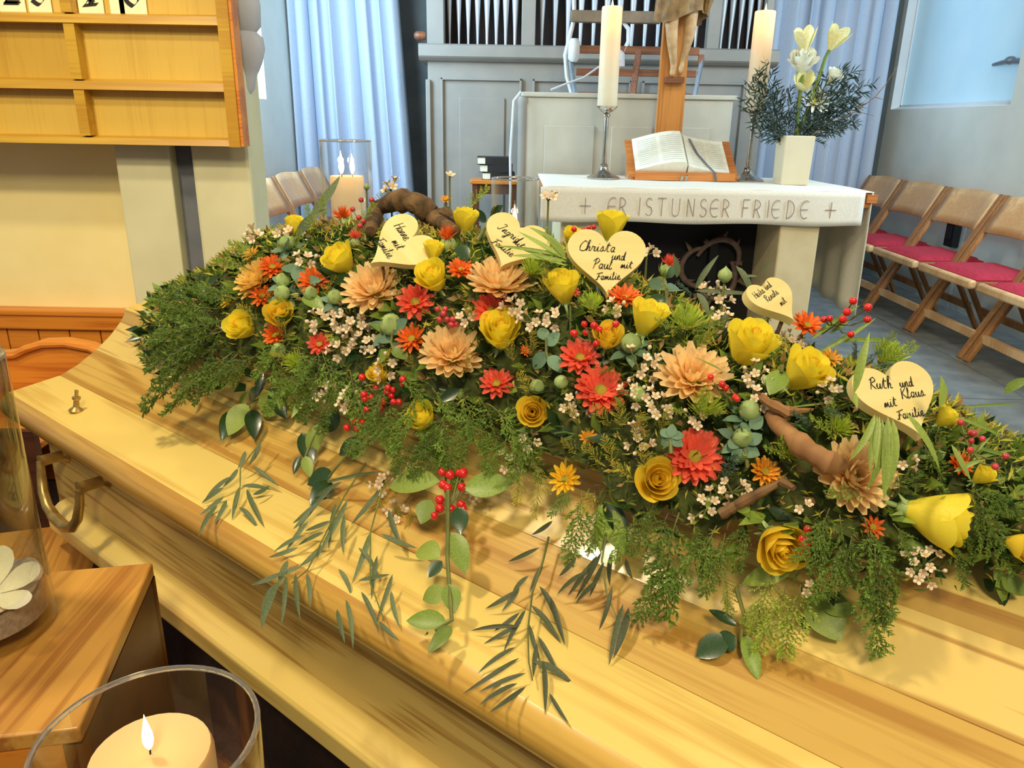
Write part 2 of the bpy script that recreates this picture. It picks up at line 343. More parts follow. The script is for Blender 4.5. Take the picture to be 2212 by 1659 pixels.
# ================================================================== HYMN BOARD
hb = thing('hymn_board', 'golden oak hymn number board hanging in front of the pilasters', 'hymn board', Vector((0, 0, 0)))
by0, by1 = 2.62, 2.685
xs = [-2.09, -1.745, -1.405, -.915]; zr_ = [1.105, 1.276, 1.470, 1.66, 1.86]
part('back_panel', MB().box(xs[0], xs[-1], by1 - .012, by1, zr_[0], zr_[-1]), M_PINE, hb, smooth=False)
for k, z in enumerate(zr_):
    t = .018 if k else .014
    part('rail', MB().prism([(by0, z - t), (by0 + .006, z + t * .4), (by1 - .01, z + t), (by1 - .01, z - t)], xs[0], xs[-1] - .02, 'x'), M_PINEF, hb, smooth=False)
for i, x in enumerate(xs):
    t = .017
    if i == 3: part('stile', MB().box(x - .022, x + .014, by0 - .001, by1, zr_[0] - .016, zr_[-1]), M_PINEF, hb, smooth=False); break
    for k in range(4):
        part('stile', MB().box(x - t * (1 if i < 3 else 1), x + t, by0 + .004, by1 - .01, zr_[k] + .012, zr_[k+1] - .012), M_PINEF, hb, smooth=False)
part('side_board', MB().box(xs[-1] + .014, xs[-1] + .024, by0 + .006, by1, zr_[0] - .014, zr_[-1]), M_PEW, hb, smooth=False)
tints = [woodmat('board_veneer_%s' % n, c1, c2, bands=10, off=i * 3, axis=2, coat=.05, rough=.5) for i, (n, c1, c2) in enumerate(
    [('a', srgb(208, 172, 72), srgb(196, 156, 58)), ('b', srgb(196, 156, 54), srgb(184, 140, 44)), ('c', srgb(216, 182, 86), srgb(204, 168, 68))])]
k = 0
for i in range(3):
    n = 5 if i == 2 else 3
    for r in range(4):
        for q in range(n):
            xa = xs[i] + .017 + (xs[i+1] - xs[i] - .036) * q / n; xb = xs[i] + .017 + (xs[i+1] - xs[i] - .036) * (q + 1) / n
            part('veneer', MB().box(xa, xb - .0001, by1 - .0165, by1 - .011, zr_[r] + .012, zr_[r+1] - .014), tints[(k * 7 + q * 5 + r) % 3], hb, smooth=False); k += 1
DIG = {'1': [[(.5, 1.5), (.5, .08)], [(.1, 0), (.9, .06)], [(.3, .12), (.5, .3), (.7, .12)]],
       '2': [[(.1, 1.3), (.9, 1.2), (.15, .06)], [(.08, .04), (.95, .04)], [(.1, .1), (.9, .1)]],
       '0': [[(.5, 0), (.15, .25), (.05, .8), (.5, 1.5), (.95, .8), (.85, .25), (.5, 0)]],
       '5': [[(.85, 1.5), (.2, 1.4), (.2, .85), (.8, .7), (.9, .35), (.5, .0), (.1, .18)]],
       '3': [[(.1, 1.3), (.8, 1.3), (.4, .8), (.9, .45), (.5, 0), (.08, .2)]]}
def ribbon(mb, pts, w0, w1, ang, zoff=0.0, th=.0006):
    """pen stroke in the local XY plane with a broad nib held at ang"""
    nx, ny = cos(ang), sin(ang)
    n = len(pts); vs = []
    for x, y in pts:
        for s in (-1, 1): vs += [(x + s * nx * w0 / 2 - ny * w1 / 2 * s, y + s * ny * w0 / 2 + nx * w1 / 2 * s, zoff)]
    fs = [(2*i, 2*i+1, 2*i+3, 2*i+2) for i in range(n - 1)]
    return mb.add(vs, fs)
def smooth_pts(p, n=4):
    out = []
    for i in range(len(p) - 1):
        a, b, c, d = p[max(i-1, 0)], p[i], p[i+1], p[min(i+2, len(p)-1)]
        for k in range(n):
            t = k / n
            out.append(tuple(.5 * ((2*b[j]) + (-a[j]+c[j])*t + (2*a[j]-5*b[j]+4*c[j]-d[j])*t*t + (-a[j]+3*b[j]-3*c[j]+d[j])*t**3) for j in range(2)))
    out.append(tuple(p[-1])); return out
cards = [(-1.70, '3', 'far left'), (-1.592, '2', 'second'), (-1.505, '5', 'third'), (-1.345, '1', 'fourth'), (-1.262, None, 'narrow blank'), (-1.212, '0', 'last')]
clab = ['white number card at the far left of the hymn board row', 'white number card with a flat footed numeral, second of the row', 'white number card with a round footed numeral left of the board divider',
        'white number card with a thin footed numeral right of the board divider', 'narrow blank white card between two numbered cards on the board', 'white number card with a round numeral at the row end on the board']
cw = [.10, .082, .072, .08, .045, .085]
for (x, d, _), lb, wd in zip(cards, clab, cw):
    t = thing('number_card', lb, 'card', Vector((x, by1 - .024, zr_[2] + .014)), 'number cards in the hymn board')
    part('sheet', MB().box(-wd / 2, wd / 2, 0, .003, 0, .16), M_CARD, t, smooth=False)
    if d:
        m = MB()
        for st in DIG[d]: ribbon(m, smooth_pts([((px - .5) * .055, .022 + py * .07) for px, py in st], 4), .014, .002, radians(35))
        part('numeral', m, M_INK, t, Matrix(((1, 0, 0, 0), (0, 0, -1, -.0012), (0, 1, 0, 0), (0, 0, 0, 1))), smooth=False)

# ================================================================== CURTAINS
def curtain(name, label, x0, x1, y, nf, amp, slant=0, seed=0):
    rnd = random.Random(seed); ph = [rnd.uniform(-.7, .7) for _ in range(nf + 2)]; am = [rnd.uniform(.5, 1.2) for _ in range(nf + 2)]
    def fn(s, t):
        z = FZ + .02 + (1 - t) * 2.9
        xx = x0 + (x1 - x0 + slant * t) * s
        q = s * nf; i = int(q); f = q - i
        A = am[i] * (1 - f) + am[i+1] * f; P = ph[i] * (1 - f) + ph[i+1] * f
        return (xx + .012 * sin(q * 2 * pi * 1.3 + P), y + amp * A * sin(q * 2 * pi + P * (1 + .4 * t)) * (.75 + .35 * t), z)
    o = ob(name, MB().grid(fn, nf * 14, 24).mesh(name, M_CURT, True, False, None)); tag(o, label, 'curtain')
    s = o.modifiers.new('thick', 'SOLIDIFY'); s.thickness = .004
    return o
curtain('curtain', 'pale blue lit curtain hanging in folds left of the organ', -1.64, -.925, 6.02, 7, .055, .17, 3)
curtain('curtain', 'pale curtain hanging in folds right of the organ behind the flower vase', 1.78, 2.72, 6.12, 8, .05, 0, 8)

# ================================================================== ORGAN
og = thing('pipe_organ', 'grey white painted chamber organ with a row of tin pipes', 'organ', Vector((0, 5.4, FZ)))
OX0, OX1 = -.59, 1.63
part('case', MB().box(OX0, OX1, .03, .55, 0, 1.47), M_ORGAN, og, smooth=False)
part('plinth', MB().box(OX0 - .02, OX1 + .02, .0, .55, 0, .12), M_ORGAN, og, bevel=.01)
part('cornice', MB().prism([(.55, 1.47), (.02, 1.47), (-.01, 1.475), (-.035, 1.49), (-.045, 1.50), (-.045, 1.565), (-.02, 1.575), (.55, 1.575)], OX0 - .05, OX1 + .05, 'x'), M_ORGAN, og, smooth=False)
for xa, xb in ((OX0, OX0 + .11), (-.02 + .04, .11), (1.22, 1.30), (1.585, OX1)):
    part('post', MB().box(xa, xb, .02, .10, 1.575, 2.7), M_ORGAN, og, bevel=.004)
part('interior', MB().box(OX0 + .1, OX1 - .04, .24, .26, 1.575, 2.7), M_DARK, og, smooth=False)
part('side_board', MB().box(OX0, OX0 + .02, .1, .55, 1.575, 2.7).box(OX1 - .02, OX1, .1, .55, 1.575, 2.7), M_ORGAN, og, smooth=False)
def panelled(par, x0, x1, z0, z1, y, mt):
    f = .016
    part('panel_frame', MB().box(x0, x0 + f, y - .022, y, z0, z1).box(x1 - f, x1, y - .022, y, z0, z1).box(x0, x1, y - .022, y, z1 - f, z1).box(x0, x1, y - .022, y, z0, z0 + f), mt, par, smooth=False, bevel=.004)
    part('panel', MB().box(x0 + .12, x1 - .11, y - .012, y, z0 + .1, z1 - .12), mt, par, smooth=False, bevel=.008)
panelled(og, OX0 + .085, .03, .2, 1.375, .03, M_ORGAN)
panelled(og, .10, .75, .2, 1.375, .03, M_ORGAN); panelled(og, .82, 1.5, .2, 1.375, .03, M_ORGAN)
for xa, zz in ((OX0 - .012, 1.36),): part('corner_post', MB().box(xa, xa + .03, .0, .06, .12, zz), M_ORGAN, og, bevel=.004)
def pipe(x, r, foot, H):
    part('pipe', MB().lathe([(r * .33, 1.575), (r * .45, 1.575 + foot * .3), (r * .95, 1.575 + foot), (r, 1.575 + foot * 1.05), (r, H)], 14, (x, .13, 0)), M_PIPE, og)
for i in range(8): pipe(-.452 + .0615 * i, .017 + .0016 * i, .27 + .012 * i, 2.5 + .02 * i)
for i in range(13):
    d = abs(i - 6); pipe(.155 + .0845 * i, .032 - .0008 * d, .5 - .01 * d, 2.65)
for i in range(5): pipe(1.335 + .058 * i, .024 - .0018 * i, .33 - .012 * i, 2.5)
part('pipe_rack', MB().box(1.31, 1.58, .09, .17, 1.90, 1.91), M_DARK, og, smooth=False)
part('knob', MB().lathe([(.02, 0), (.028, .02), (.028, .06), (.015, .075)], 12).box(0, 0, 0, 0, 0, 0), M_RACK, og, T(OX0 - .01, .05, 1.625) @ RY(-pi / 2), label='brown wooden stop knob')

# console in front of the organ -------------------------------------------------------------
cs = thing('organ_console', 'beige panelled organ console standing behind the altar', 'organ console', Vector((0, 4.78, FZ)))
CX0, CX1 = .045, 1.262
part('body', MB().box(CX0, CX1, .0, .40, 0, 1.245), M_CONS, cs, smooth=False, bevel=.006)
part('top', MB().box(CX0 - .02, CX1 + .02, -.015, .42, 1.245, 1.272), M_CONS, cs, smooth=False, bevel=.006)
part('corner_post', MB().lathe([(.03, 0), (.03, 1.2), (.036, 1.22), (.03, 1.245)], 14, (CX0 - .008, .02, 0)), M_ORGAN, cs)
for xa, xb in ((.165, .46), (.56, .80), (.83, 1.14)):
    part('panel', MB().box(xa, xb, -.008, .0, .1, 1.09), M_CONS, cs, smooth=False, bevel=.004)
mr_ = thing('music_rack', 'brown wooden music rack with grey side rails on the organ console', 'music rack', Vector((0, 4.95, FZ + 1.272)))
L0, L1 = .335, 1.10
for z, hh in ((.0, .012), (.105, .04), (.23, .045)):
    part('rail', MB().box(L0 + .03 - z * .12, L1 - .04 + z * .12, z * .25, z * .25 + .02, z, z + hh), M_RACK, mr_, smooth=False, bevel=.003)
part('post', MB().bar((.695, 0, 0), (.725, .06, .25), .035, .018), M_RACK, mr_, smooth=False)
for x, s in ((L0 + .015, -1), (L1 - .03, 1)):
    part('side_rail', MB().bar((x, 0, 0), (x + s * .04, .06, .22), .02, .02), M_STEEL, mr_, smooth=False)
    part('hook', MB().box(x + s * .03 - .015, x + s * .03 + .015, .045, .07, .18, .235), M_RACK, mr_, smooth=False)
lp = thing('rack_lamp', 'music lamp with a brown shade bar on two white gooseneck arms', 'lamp', Vector((0, 5.02, FZ + 1.272)))
part('shade', MB().prism([(-.03, .40), (.03, .40), (.02, .465), (-.02, .465)], .31, .84, 'x'), mat('shade_greybrown', srgb(132, 114, 92), .6, srgb(116, 100, 80), 20), lp, smooth=False, bevel=.004)
part('arm', MB().tube(smooth3 := [(.335, 0, 0), (.30, 0, .10), (.285, 0, .22), (.31, 0, .33), (.33, 0, .42), (.325, 0, .52)], .013, 8), M_CABLE, lp)
part('arm', MB().tube([(.60, 0, .0), (.60, 0, .18), (.63, 0, .23), (.66, 0, .30), (.655, 0, .37), (.60, 0, .43)], .013, 8), M_CABLE, lp)
part('lamp_head', MB().lathe([(.02, .18), (.035, .20), (.035, .29), (.02, .31)], 14, (.335, -.02, 0)), M_CABLE, lp)
part('socket', MB().lathe([(.02, .14), (.045, .16), (.04, .23), (.02, .25)], 14, (.60, -.02, 0)), M_CABLE, lp)
cb = MB().tube([ony(1340, 130, 4.93), ony(1300, 140, 4.92), ony(1260, 168, 4.9), ony(1225, 180, 4.88), ony(1190, 194, 4.86)], .006, 6)
tag(ob('cable', cb.mesh('cable', M_CABLE)), 'white cable sagging from the music lamp down to the console', 'cable')
cb = MB().tube([Vector((.02, 4.74, 1.35)), Vector((-.02, 4.72, 1.30)), Vector((-.025, 4.71, 1.2)), Vector((-.035, 4.7, 1.0)), Vector((-.03, 4.7, .8)), Vector((-.04, 4.7, FZ + .01))], .008, 6)
tag(ob('cable', cb.mesh('cable', M_CABLE)), 'pale cable hanging down beside the organ console corner', 'cable')

# stool with books --------------------------------------------------------------------------
st = thing('stool', 'small brown wooden stool under the black hymn books', 'stool', Vector((-.13, 4.98, FZ)))
part('seat', MB().box(-.15, .15, -.13, .13, .74, .765), M_PEW, st, bevel=.005)
part('apron', MB().box(-.12, .12, -.10, .10, .68, .74), M_PEWD, st)
for sx in (-1, 1):
    for sy in (-1, 1): part('leg', MB().box(sx * .12 - .016, sx * .12 + .016, sy * .1 - .016, sy * .1 + .016, 0, .74), M_PEWD, st)
for k, (lb, rz, wdt) in enumerate((('black hymn book at the bottom of the small stack', .05, .21), ('black hymn book in the middle of the small stack', -.08, .20), ('black hymn book on top of the small stack', .02, .22))):
    b = thing('hymn_book', lb, 'book', T(-.115 - .012 * k, 4.96, FZ + .765 + .0452 * k) @ RZ(rz), 'stacked hymn books on the stool')
    part('cover', MB().box(-wdt / 2 + .01, wdt / 2, -.085, .085, 0, .004).box(-wdt / 2 + .01, wdt / 2, -.085, .085, .041, .045).box(wdt / 2 - .004, wdt / 2, -.085, .085, 0, .045).box(-wdt/2 + .06, wdt/2, -.086, -.083, 0, .045), M_BOOK, b, smooth=False)
    part('pages', MB().box(-wdt / 2 + .014, wdt / 2 - .004, -.082, .08, .004, .041), M_PAGE, b, smooth=False)

# ================================================================== CHAIRS
def chair_parts(t):
    W = .27
    for s in (-1, 1):
        y = s * (W - .012)
        part('leg', MB().bar((-.215, y, 0), (.185, y, .77), .022, .042, (0, 1, 0)), M_CHAIRD, t, smooth=False, bevel=.004)
        yi = s * (W - .042)
        part('leg', MB().bar((.215, yi, 0), (.0, yi, .37), .020, .04, (0, 1, 0)), M_CHAIRD, t, smooth=False, bevel=.004)
    part('seat', MB().box(-.22, .19, -W + .03, W - .03, .365, .39), M_CHAIRD, t, smooth=False, bevel=.006)
    part('front_rail', MB().box(-.245, -.205, -W + .01, W - .01, .355, .40), M_CHAIR, t, bevel=.012)
    def cu(s, tt):
        y = (s - .5) * 2 * (W - .03); z = .575 + tt * .19
        if tt > .5: z += .012 * (1 - (2*s-1)**2)
        return (.075 + (z - .575) * .52 + .03 * (1 - (2*s-1)**2), y, z)
    b = part('backrest', MB().grid(cu, 12, 4), M_CHAIR, t, fix=False)
    sm = b.modifiers.new('thick', 'SOLIDIFY'); sm.thickness = .012; sm.offset = 0
    part('stretcher', MB().box(-.165, -.14, -W + .02, W - .02, .10, .14), M_CHAIR, t, smooth=False)
    part('stretcher', MB().box(.13, .15, -W + .04, W - .04, .12, .16), M_CHAIRD, t, smooth=False)
    def cush(s, tt):
        x = -.20 + .37 * tt; y = (s - .5) * 2 * (W - .035)
        e = min(s, 1 - s, tt, 1 - tt)
        return (x, y, .392 + .03 * min(1, e * 9) ** .5)
    c = MB().grid(cush, 14, 14); c.box(-.20, .17, -W + .035, W - .035, .391, .40)
    part('seat_pad', c, M_RED, t, label='dark red fabric seat pad')
proto = thing('folding_chair', 'folding chair next to the curtain corner, only its back panel showing', 'chair', T(2.5, 5.76, FZ), 'wooden folding chairs along the right wall')
chair_parts(proto)
def copy_tree(o, M, label=None, parent=None):
    c = o.copy(); COL.objects.link(c)
    if parent is not None: c.parent = parent
    if M is not None: c.matrix_basis = M
    if label: c['label'] = label
    for ch in o.children: copy_tree(ch, None, None, c)
    return c
for k, lb in enumerate(['second folding chair from the curtain, half hidden by the altar cloth', 'folding chair with red pad just right of the altar cloth, black socket behind',
                        'folding chair with red pad between the wall sockets and the cut off chair', 'folding chair cut off by the picture edge, pale front rail showing', 'folding chair nearest the camera at the lower right edge, mostly out of view']):
    copy_tree(proto, T(2.5, 5.185 - .575 * k, FZ), lb)
for k, lb in enumerate(['folding chair nearest the pilaster behind the flowers', 'middle folding chair of the three behind the yellow rose and pilaster', 'folding chair nearest the left curtain below the window']):
    c = copy_tree(proto, T(-1.27, 4.42 + .585 * k, FZ) @ RZ(pi), lb); c['group'] = 'wooden folding chairs along the left wall'
sk = thing('wall_socket', 'black electric box on the wall behind the folding chairs', 'socket', Vector((2.82, 5.02, .56)))
part('box', MB().box(-.02, .03, -.05, .05, -.09, .09), M_BLACK, sk, bevel=.006)
part('switch', MB().box(-.026, -.02, -.03, .03, -.04, .04), M_BOOK, sk)

# ================================================================== ALTAR
AZ = .895; AX0, AX1, AY0, AY1 = .14, 1.69, 3.74, 4.67
al = thing('altar_table', 'pale stone altar table with dark recess and thorn crown relief', 'altar', Vector((0, 0, 0)))
part('top', MB().box(AX0, AX1, AY0, AY1, AZ - .07, AZ - .004), M_STANDW, al, smooth=False, bevel=.004)
part('leg', MB().box(AX0 + .08, .505, AY0 + .04, AY1 - .08, FZ, AZ - .07), M_STONE, al, smooth=False, bevel=.008)
part('leg', MB().box(1.275, 1.465, AY0 + .0, AY1 - .08, FZ, AZ - .07), M_STONE, al, smooth=False, bevel=.008)
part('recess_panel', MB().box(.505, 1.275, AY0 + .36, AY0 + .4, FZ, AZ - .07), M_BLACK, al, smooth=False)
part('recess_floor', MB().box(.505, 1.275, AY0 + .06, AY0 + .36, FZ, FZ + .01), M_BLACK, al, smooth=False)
cr_ = thing('thorn_crown', 'bronze crown of thorns ornament in the black altar recess', 'ornament', Vector((1.045, AY0 + .30, .47)))
for q in range(3):
    m = MB(); pts = []
    for i in range(15):
        a = q * 2 * pi / 3 + (i / 14) * 2.5; r = .135 + .032 * sin((i / 14) * pi * 1.6 - .4)
        pts.append((r * cos(a), .012 * cos(i * .5 + q), r * sin(a)))
    part('branch', m.tube(pts, [.008 + .008 * sin(pi * (i + 1) / 16) for i in range(15)], 8), M_IRON, cr_)
for i in range(11):
    a = i * 2 * pi / 11 + .2; r = .155; b = a + (.5 if i % 2 else -.3); s = 1 if i % 3 else -1
    p = Vector((r * cos(a), 0, r * sin(a)))
    part('thorn', MB().tube([p, p + Vector((cos(b), -.1, sin(b))) * .025 * s, p + Vector((cos(b), -.1, sin(b))) * .055 * s], [.014, .009, .001], 6), M_IRON, cr_)
part('back_plate', MB().box(-.02, .02, .0, .06, -.16, .16), M_BLACK, cr_)
# cloth: top, front band, side drop
tc_ = thing('altar_cloth', 'white linen altar cloth with an embroidered front band and side drop', 'altar cloth', Vector((0, 0, 0)))
def topf(s, t):
    return (AX0 - .01 + (AX1 - AX0 + .012) * s, AY0 - .012 + (AY1 - AY0 + .02) * t, AZ + .003 + .0015 * sin(s * 31 + t * 7))
o = part('cloth_top', MB().grid(topf, 40, 12), M_CLOTH, tc_, fix=False)
def bandf(s, t):
    x = AX0 - .02 + (AX1 - AX0 - .02) * s
    return (x + .06 * (1 - s) * 0, AY0 - .014 - .006 * t - .004 * sin(s * 23) * t, AZ + .003 - .158 * t - .004 * sin(s * 17) * t)
part('front_band', MB().grid(bandf, 60, 6), M_CLOTH, tc_, fix=False)
def sidef(s, t):
    y = AY0 - .012 + (AY1 - AY0 - .1) * s; dz = .56 + .05 * (1 - s)
    return (AX1 - .004 + .012 * sin(s * 22) * t + .01 * t, y, AZ + .003 - dz * t)
part('side_drop', MB().grid(sidef, 40, 10), M_CLOTH, tc_, fix=False)
for o in tc_.children:
    sm = o.modifiers.new('thick', 'SOLIDIFY'); sm.thickness = .003; sm.offset = 0
part('table_end', MB().box(AX1 - .03, AX1 + .018, AY0 - .018, AY0 + .03, AZ - .045, AZ - .008), M_STANDW, al, smooth=False, label='brown wooden corner of the table top')
arc = lambda cx, cy, rx, ry, a0, a1, n=10: [(cx + rx * cos(radians(a0 + (a1 - a0) * i / n)), cy + ry * sin(radians(a0 + (a1 - a0) * i / n))) for i in range(n + 1)]
UNC = {'E': [arc(.38, .5, .36, .5, 60, 300), [(.03, .5), (.55, .5)]], 'R': [[(.05, 0), (.05, 1)], arc(.05, .73, .38, .27, 90, -90), [(.2, .46), (.5, 0)]],
       'I': [[(.1, 0), (.1, 1)]], 'S': [arc(.25, .75, .2, .24, 30, 270, 10) + arc(.25, .26, .22, .25, 90, -150, 10)], 'T': [[(.3, 0), (.3, 1)], [(0, 1), (.6, 1)]],
       'U': [[(.05, 1), (.05, .35)] + arc(.3, .33, .25, .32, 180, 360) + [(.55, .35), (.55, 1)]], 'N': [[(.05, 0), (.05, 1)], [(.05, 1), (.5, 0)], [(.5, 0), (.5, 1)]],
       'F': [[(.05, 0), (.05, 1)], [(.05, 1), (.5, 1)], [(.05, .55), (.42, .55)]], 'D': [[(.05, 0), (.05, 1)], arc(.05, .5, .48, .5, 90, -90)], '+': [[(0, .5), (.76, .5)], [(.38, .05), (.38, .95)]]}
m = None
emb = [('+', 1252), ('E', 1312), ('R', 1337), ('I', 1378), ('S', 1394), ('T', 1420), ('U', 1450), ('N', 1483), ('S', 1511), ('E', 1533), ('R', 1560), ('F', 1603), ('R', 1628), ('I', 1656), ('E', 1666), ('D', 1699), ('E', 1728), ('+', 1783)]
hgt = .083
for ch, px in emb:
    x0 = ony(px, 450, AY0 - .02).x; m = MB()
    for stk in UNC[ch]:
        m.tube([(x0 + a * hgt * .82, 0, AZ - .122 + b * hgt) for a, b in stk], .0019, 4)
    part('embroidered_letter' if ch != '+' else 'embroidered_cross', m, M_EMB, tc_, T(0, AY0 - .0235, 0))
# candlesticks and candles
def flame(par, s, M):
    part('flame', MB().lathe([(.0006, 0), (.0042, .006), (.0062, .014), (.0058, .022), (.0036, .033), (.0014, .043), (.0002, .05)], 12), M_FLAME, par, M @ S(s))
    part('wick', MB().tube([(0, 0, -.006), (.0004, 0, .0), (.0014, 0, .007)], .0011, 6), M_WICK, par, M @ S(s))
def point(loc, e, r=.01):
    l = bpy.data.lights.new('flame_light', 'POINT'); l.energy = e; l.color = (1, .52, .18); l.shadow_soft_size = r
    o = bpy.data.objects.new('flame_light', l); COL.objects.link(o); o.location = loc
for x, lb1, lb2, ht in ((.478, 'silver candlestick on the altar left of the open bible', 'tall lit cream candle left of the crucifix', .478), (1.262, 'silver candlestick on the altar beside the flower vase', 'tall lit cream candle behind the vase greenery', .47)):
    y = 4.34
    c = thing('candlestick', lb1, 'candlestick', Vector((x, y, AZ + .005)))
    part('base', MB().lathe([(.088, 0), (.09, .008), (.07, .018), (.045, .026), (.026, .045), (.02, .06)], 28), M_SILVER, c)
    part('stem', MB().lathe([(.02, .06), (.024, .07), (.013, .08), (.0115, .16), (.0125, .25), (.011, .315), (.02, .322), (.02, .33), (.012, .337)], 20), M_SILVER, c)
    part('drip_pan', MB().lathe([(.012, .337), (.03, .345), (.056, .368), (.058, .372), (.05, .370), (.02, .36)], 28), M_SILVER, c)
    z0 = AZ + .005 + .372
    k = thing('candle', lb2, 'candle', Vector((x, y, z0)))
    R = .0525
    part('wax_body', MB().lathe([(R, 0), (R, ht - .34)], 28), M_WAXG, k)
    part('glowing_top', MB().lathe([(R, ht - .34), (R, ht - .2), (R, ht - .1), (R, ht - .03), (R, ht - .006), (R * .96, ht), (R * .86, ht - .004), (R * .80, ht - .03), (R * .78, ht - .12), (R * .72, ht - .3), (.001, ht - .33)], 28, cap=False), M_WAXG, k, label='thin wax wall glowing warm below the flame')
    flame(k, 1.2, T(0, 0, ht - .022)); point((x, y, z0 + ht - .016), 2.4, .012)
# crucifix
cx = thing('crucifix', 'brown wooden crucifix with a carved hanging figure behind the open bible', 'crucifix', Vector((.857, 4.55, AZ + .006)))
part('base', MB().box(-.13, .13, -.015, .09, 0, .05), M_CROSS, cx, bevel=.006)
part('upright', MB().box(-.073, .073, .0, .05, .05, 1.75), M_CROSS, cx, smooth=False, bevel=.003)
part('crossbar', MB().box(-.48, .48, .001, .049, 1.36, 1.48), M_CROSS, cx, smooth=False, bevel=.003)
SKV = [(0, -.05, .98), (0, -.06, 1.12), (0, -.055, 1.26), (0, -.06, 1.36), (.0, -.08, 1.42), (.01, -.10, 1.50), (.012, -.10, 1.56),   # 0 pelvis .. 6 head
       (-.10, -.05, 1.34), (-.27, -.035, 1.40), (-.42, -.02, 1.43), (-.47, -.02, 1.435),      # 7-10 arm
       (.10, -.05, 1.34), (.27, -.035, 1.40), (.42, -.02, 1.43), (.47, -.02, 1.435),           # 11-14 arm
       (-.055, -.06, .93), (-.045, -.11, .72), (-.012, -.05, .585), (-.025, -.09, .535),  # 15-18 leg
       (.06, -.06, .93), (.05, -.10, .73), (.03, -.045, .60), (.02, -.085, .545)]        # 19-22 leg
SKR = [.085, .075, .09, .07, .032, .052, .05, .045, .03, .02, .022, .045, .03, .02, .022, .055, .036, .02, .018, .052, .035, .02, .018]
SKE = [(0, 1), (1, 2), (2, 3), (3, 4), (4, 5), (5, 6), (3, 7), (7, 8), (8, 9), (9, 10), (3, 11), (11, 12), (12, 13), (13, 14), (0, 15), (15, 16), (16, 17), (17, 18), (0, 19), (19, 20), (20, 21), (21, 22)]
me = bpy.data.meshes.new('carved_figure'); me.from_pydata(SKV, SKE, []); me.materials.append(M_SKIN)
fig = ob('carved_figure', me, cx)
sm = fig.modifiers.new('skin', 'SKIN'); sm.use_smooth_shade = True
for i, r in enumerate(SKR): me.skin_vertices[0].data[i].radius = (r, r * .85)
me.skin_vertices[0].data[0].use_root = True
fig.modifiers.new('sub', 'SUBSURF').levels = 2; fig.modifiers['sub'].render_levels = 2
def loin(s, t):
    a = s * 2 * pi; z = 1.04 - .22 * t; r = .10 + .02 * t + .012 * sin(a * 9 + t * 3)
    return (r * 1.12 * cos(a), -.055 + r * .8 * sin(a), z - .03 * sin(a * 2) * t)
part('loincloth', MB().grid(loin, 48, 8), M_LOIN, fig, fix=False)
part('cloth_knot', MB().tube([(.10, -.10, 1.0), (.14, -.10, .94), (.13, -.08, .84)], [.03, .035, .012], 8), M_LOIN, fig)
part('hair', MB().ball((.012, -.092, 1.575), .058, 12, 8, (1, .95, .9)).tube([(-.03, -.08, 1.55), (-.06, -.08, 1.48), (-.065, -.085, 1.43)], [.03, .026, .008], 8).tube([(.05, -.08, 1.55), (.075, -.08, 1.48), (.075, -.085, 1.43)], [.03, .026, .008], 8), M_HAIR, fig)
part('beard', MB().ball((.01, -.135, 1.475), .03, 10, 6, (1, .7, 1.4)), M_HAIR, fig)
part('nose', MB().tube([(.012, -.152, 1.555), (.012, -.168, 1.525), (.012, -.155, 1.52)], [.007, .01, .006], 6), M_SKIN, fig)
part('foot_rest', MB().box(-.05, .05, -.06, .0, .50, .53), M_RACK, cx)
# bible
bs = thing('bible_stand', 'slanted brown wooden bible stand on the altar cloth', 'book stand', T(.905, 4.27, AZ + .006))
tilt = RX(radians(34))
part('board', MB().box(-.30, .285, 0, .315, .015, .03), M_STANDW, bs, tilt, smooth=False, bevel=.003)
part('front_lip', MB().box(-.268, .272, -.018, .006, 0, .043), M_STANDW, bs, smooth=False, bevel=.004)
for x in (-.285, .27): part('side_support', MB().prism([(0, 0), (.24, 0), (.255, .18), (0, .02)], x, x + .015, 'x'), M_STANDW, bs, smooth=False)
bk = thing('open_bible', 'open bible with cream pages on the slanted stand', 'book', T(.905, 4.27, AZ + .006) @ tilt @ T(0, .012, .031))
def pageL(s, t):
    x = -.262 + .27 * s; h = .012 + .062 * sin(min(1, s * 1.06) * pi * .62) ** 1.0 * (1 - .35 * (1 - s)) if s < .97 else .05
    return (x - .02 * (1 - t) * 0, .015 + .275 * t, h)
def pageR(s, t):
    x = .015 + .225 * s; return (x, .012 + .275 * t, .035 * (1 - s) ** 2 + .012 - .004 * s)
def solidpage(fn, nm):
    m = MB().grid(fn, 20, 4); n = len(m.v); m.add([(v[0], v[1], .002) for v in m.v], m.f[:])
    w_ = 21; ring = list(range(w_)) + [w_ * j + 20 for j in range(1, 5)] + [w_ * 4 + i for i in range(19, -1, -1)] + [w_ * j for j in range(3, 0, -1)]
    for i in range(len(ring)): a, b = ring[i], ring[(i + 1) % len(ring)]; m.f.append((a, b, n + b, n + a))
    part(nm, m, M_PAGE, bk)
solidpage(pageL, 'left_pages'); solidpage(pageR, 'right_pages')
tm = MB()
for side, x0, x1 in ((pageL, .08, .45), (pageL, .52, .92), (pageR, .12, .5), (pageR, .55, .92)):
    for r in range(13):
        t_ = .1 + r * .063
        tm.add([Vector(side(x0 + (x1 - x0) * i / 6, t_ + dt)) + Vector((0, 0, .0008)) for dt in (0, .018) for i in range(7)], [(i, i + 1, 8 + i, 7 + i) for i in range(6)])
part('print_lines', tm, mat('print_grey', srgb(212, 212, 200), .9, srgb(190, 192, 182), 260, lo=.4, hi=.6), bk, fix=False)
rb = MB()
rp = [(.045, .25, .05), (.075, .14, .036), (.12, .05, .028), (.155, -.005, .02), (.165, -.034, -.012)]
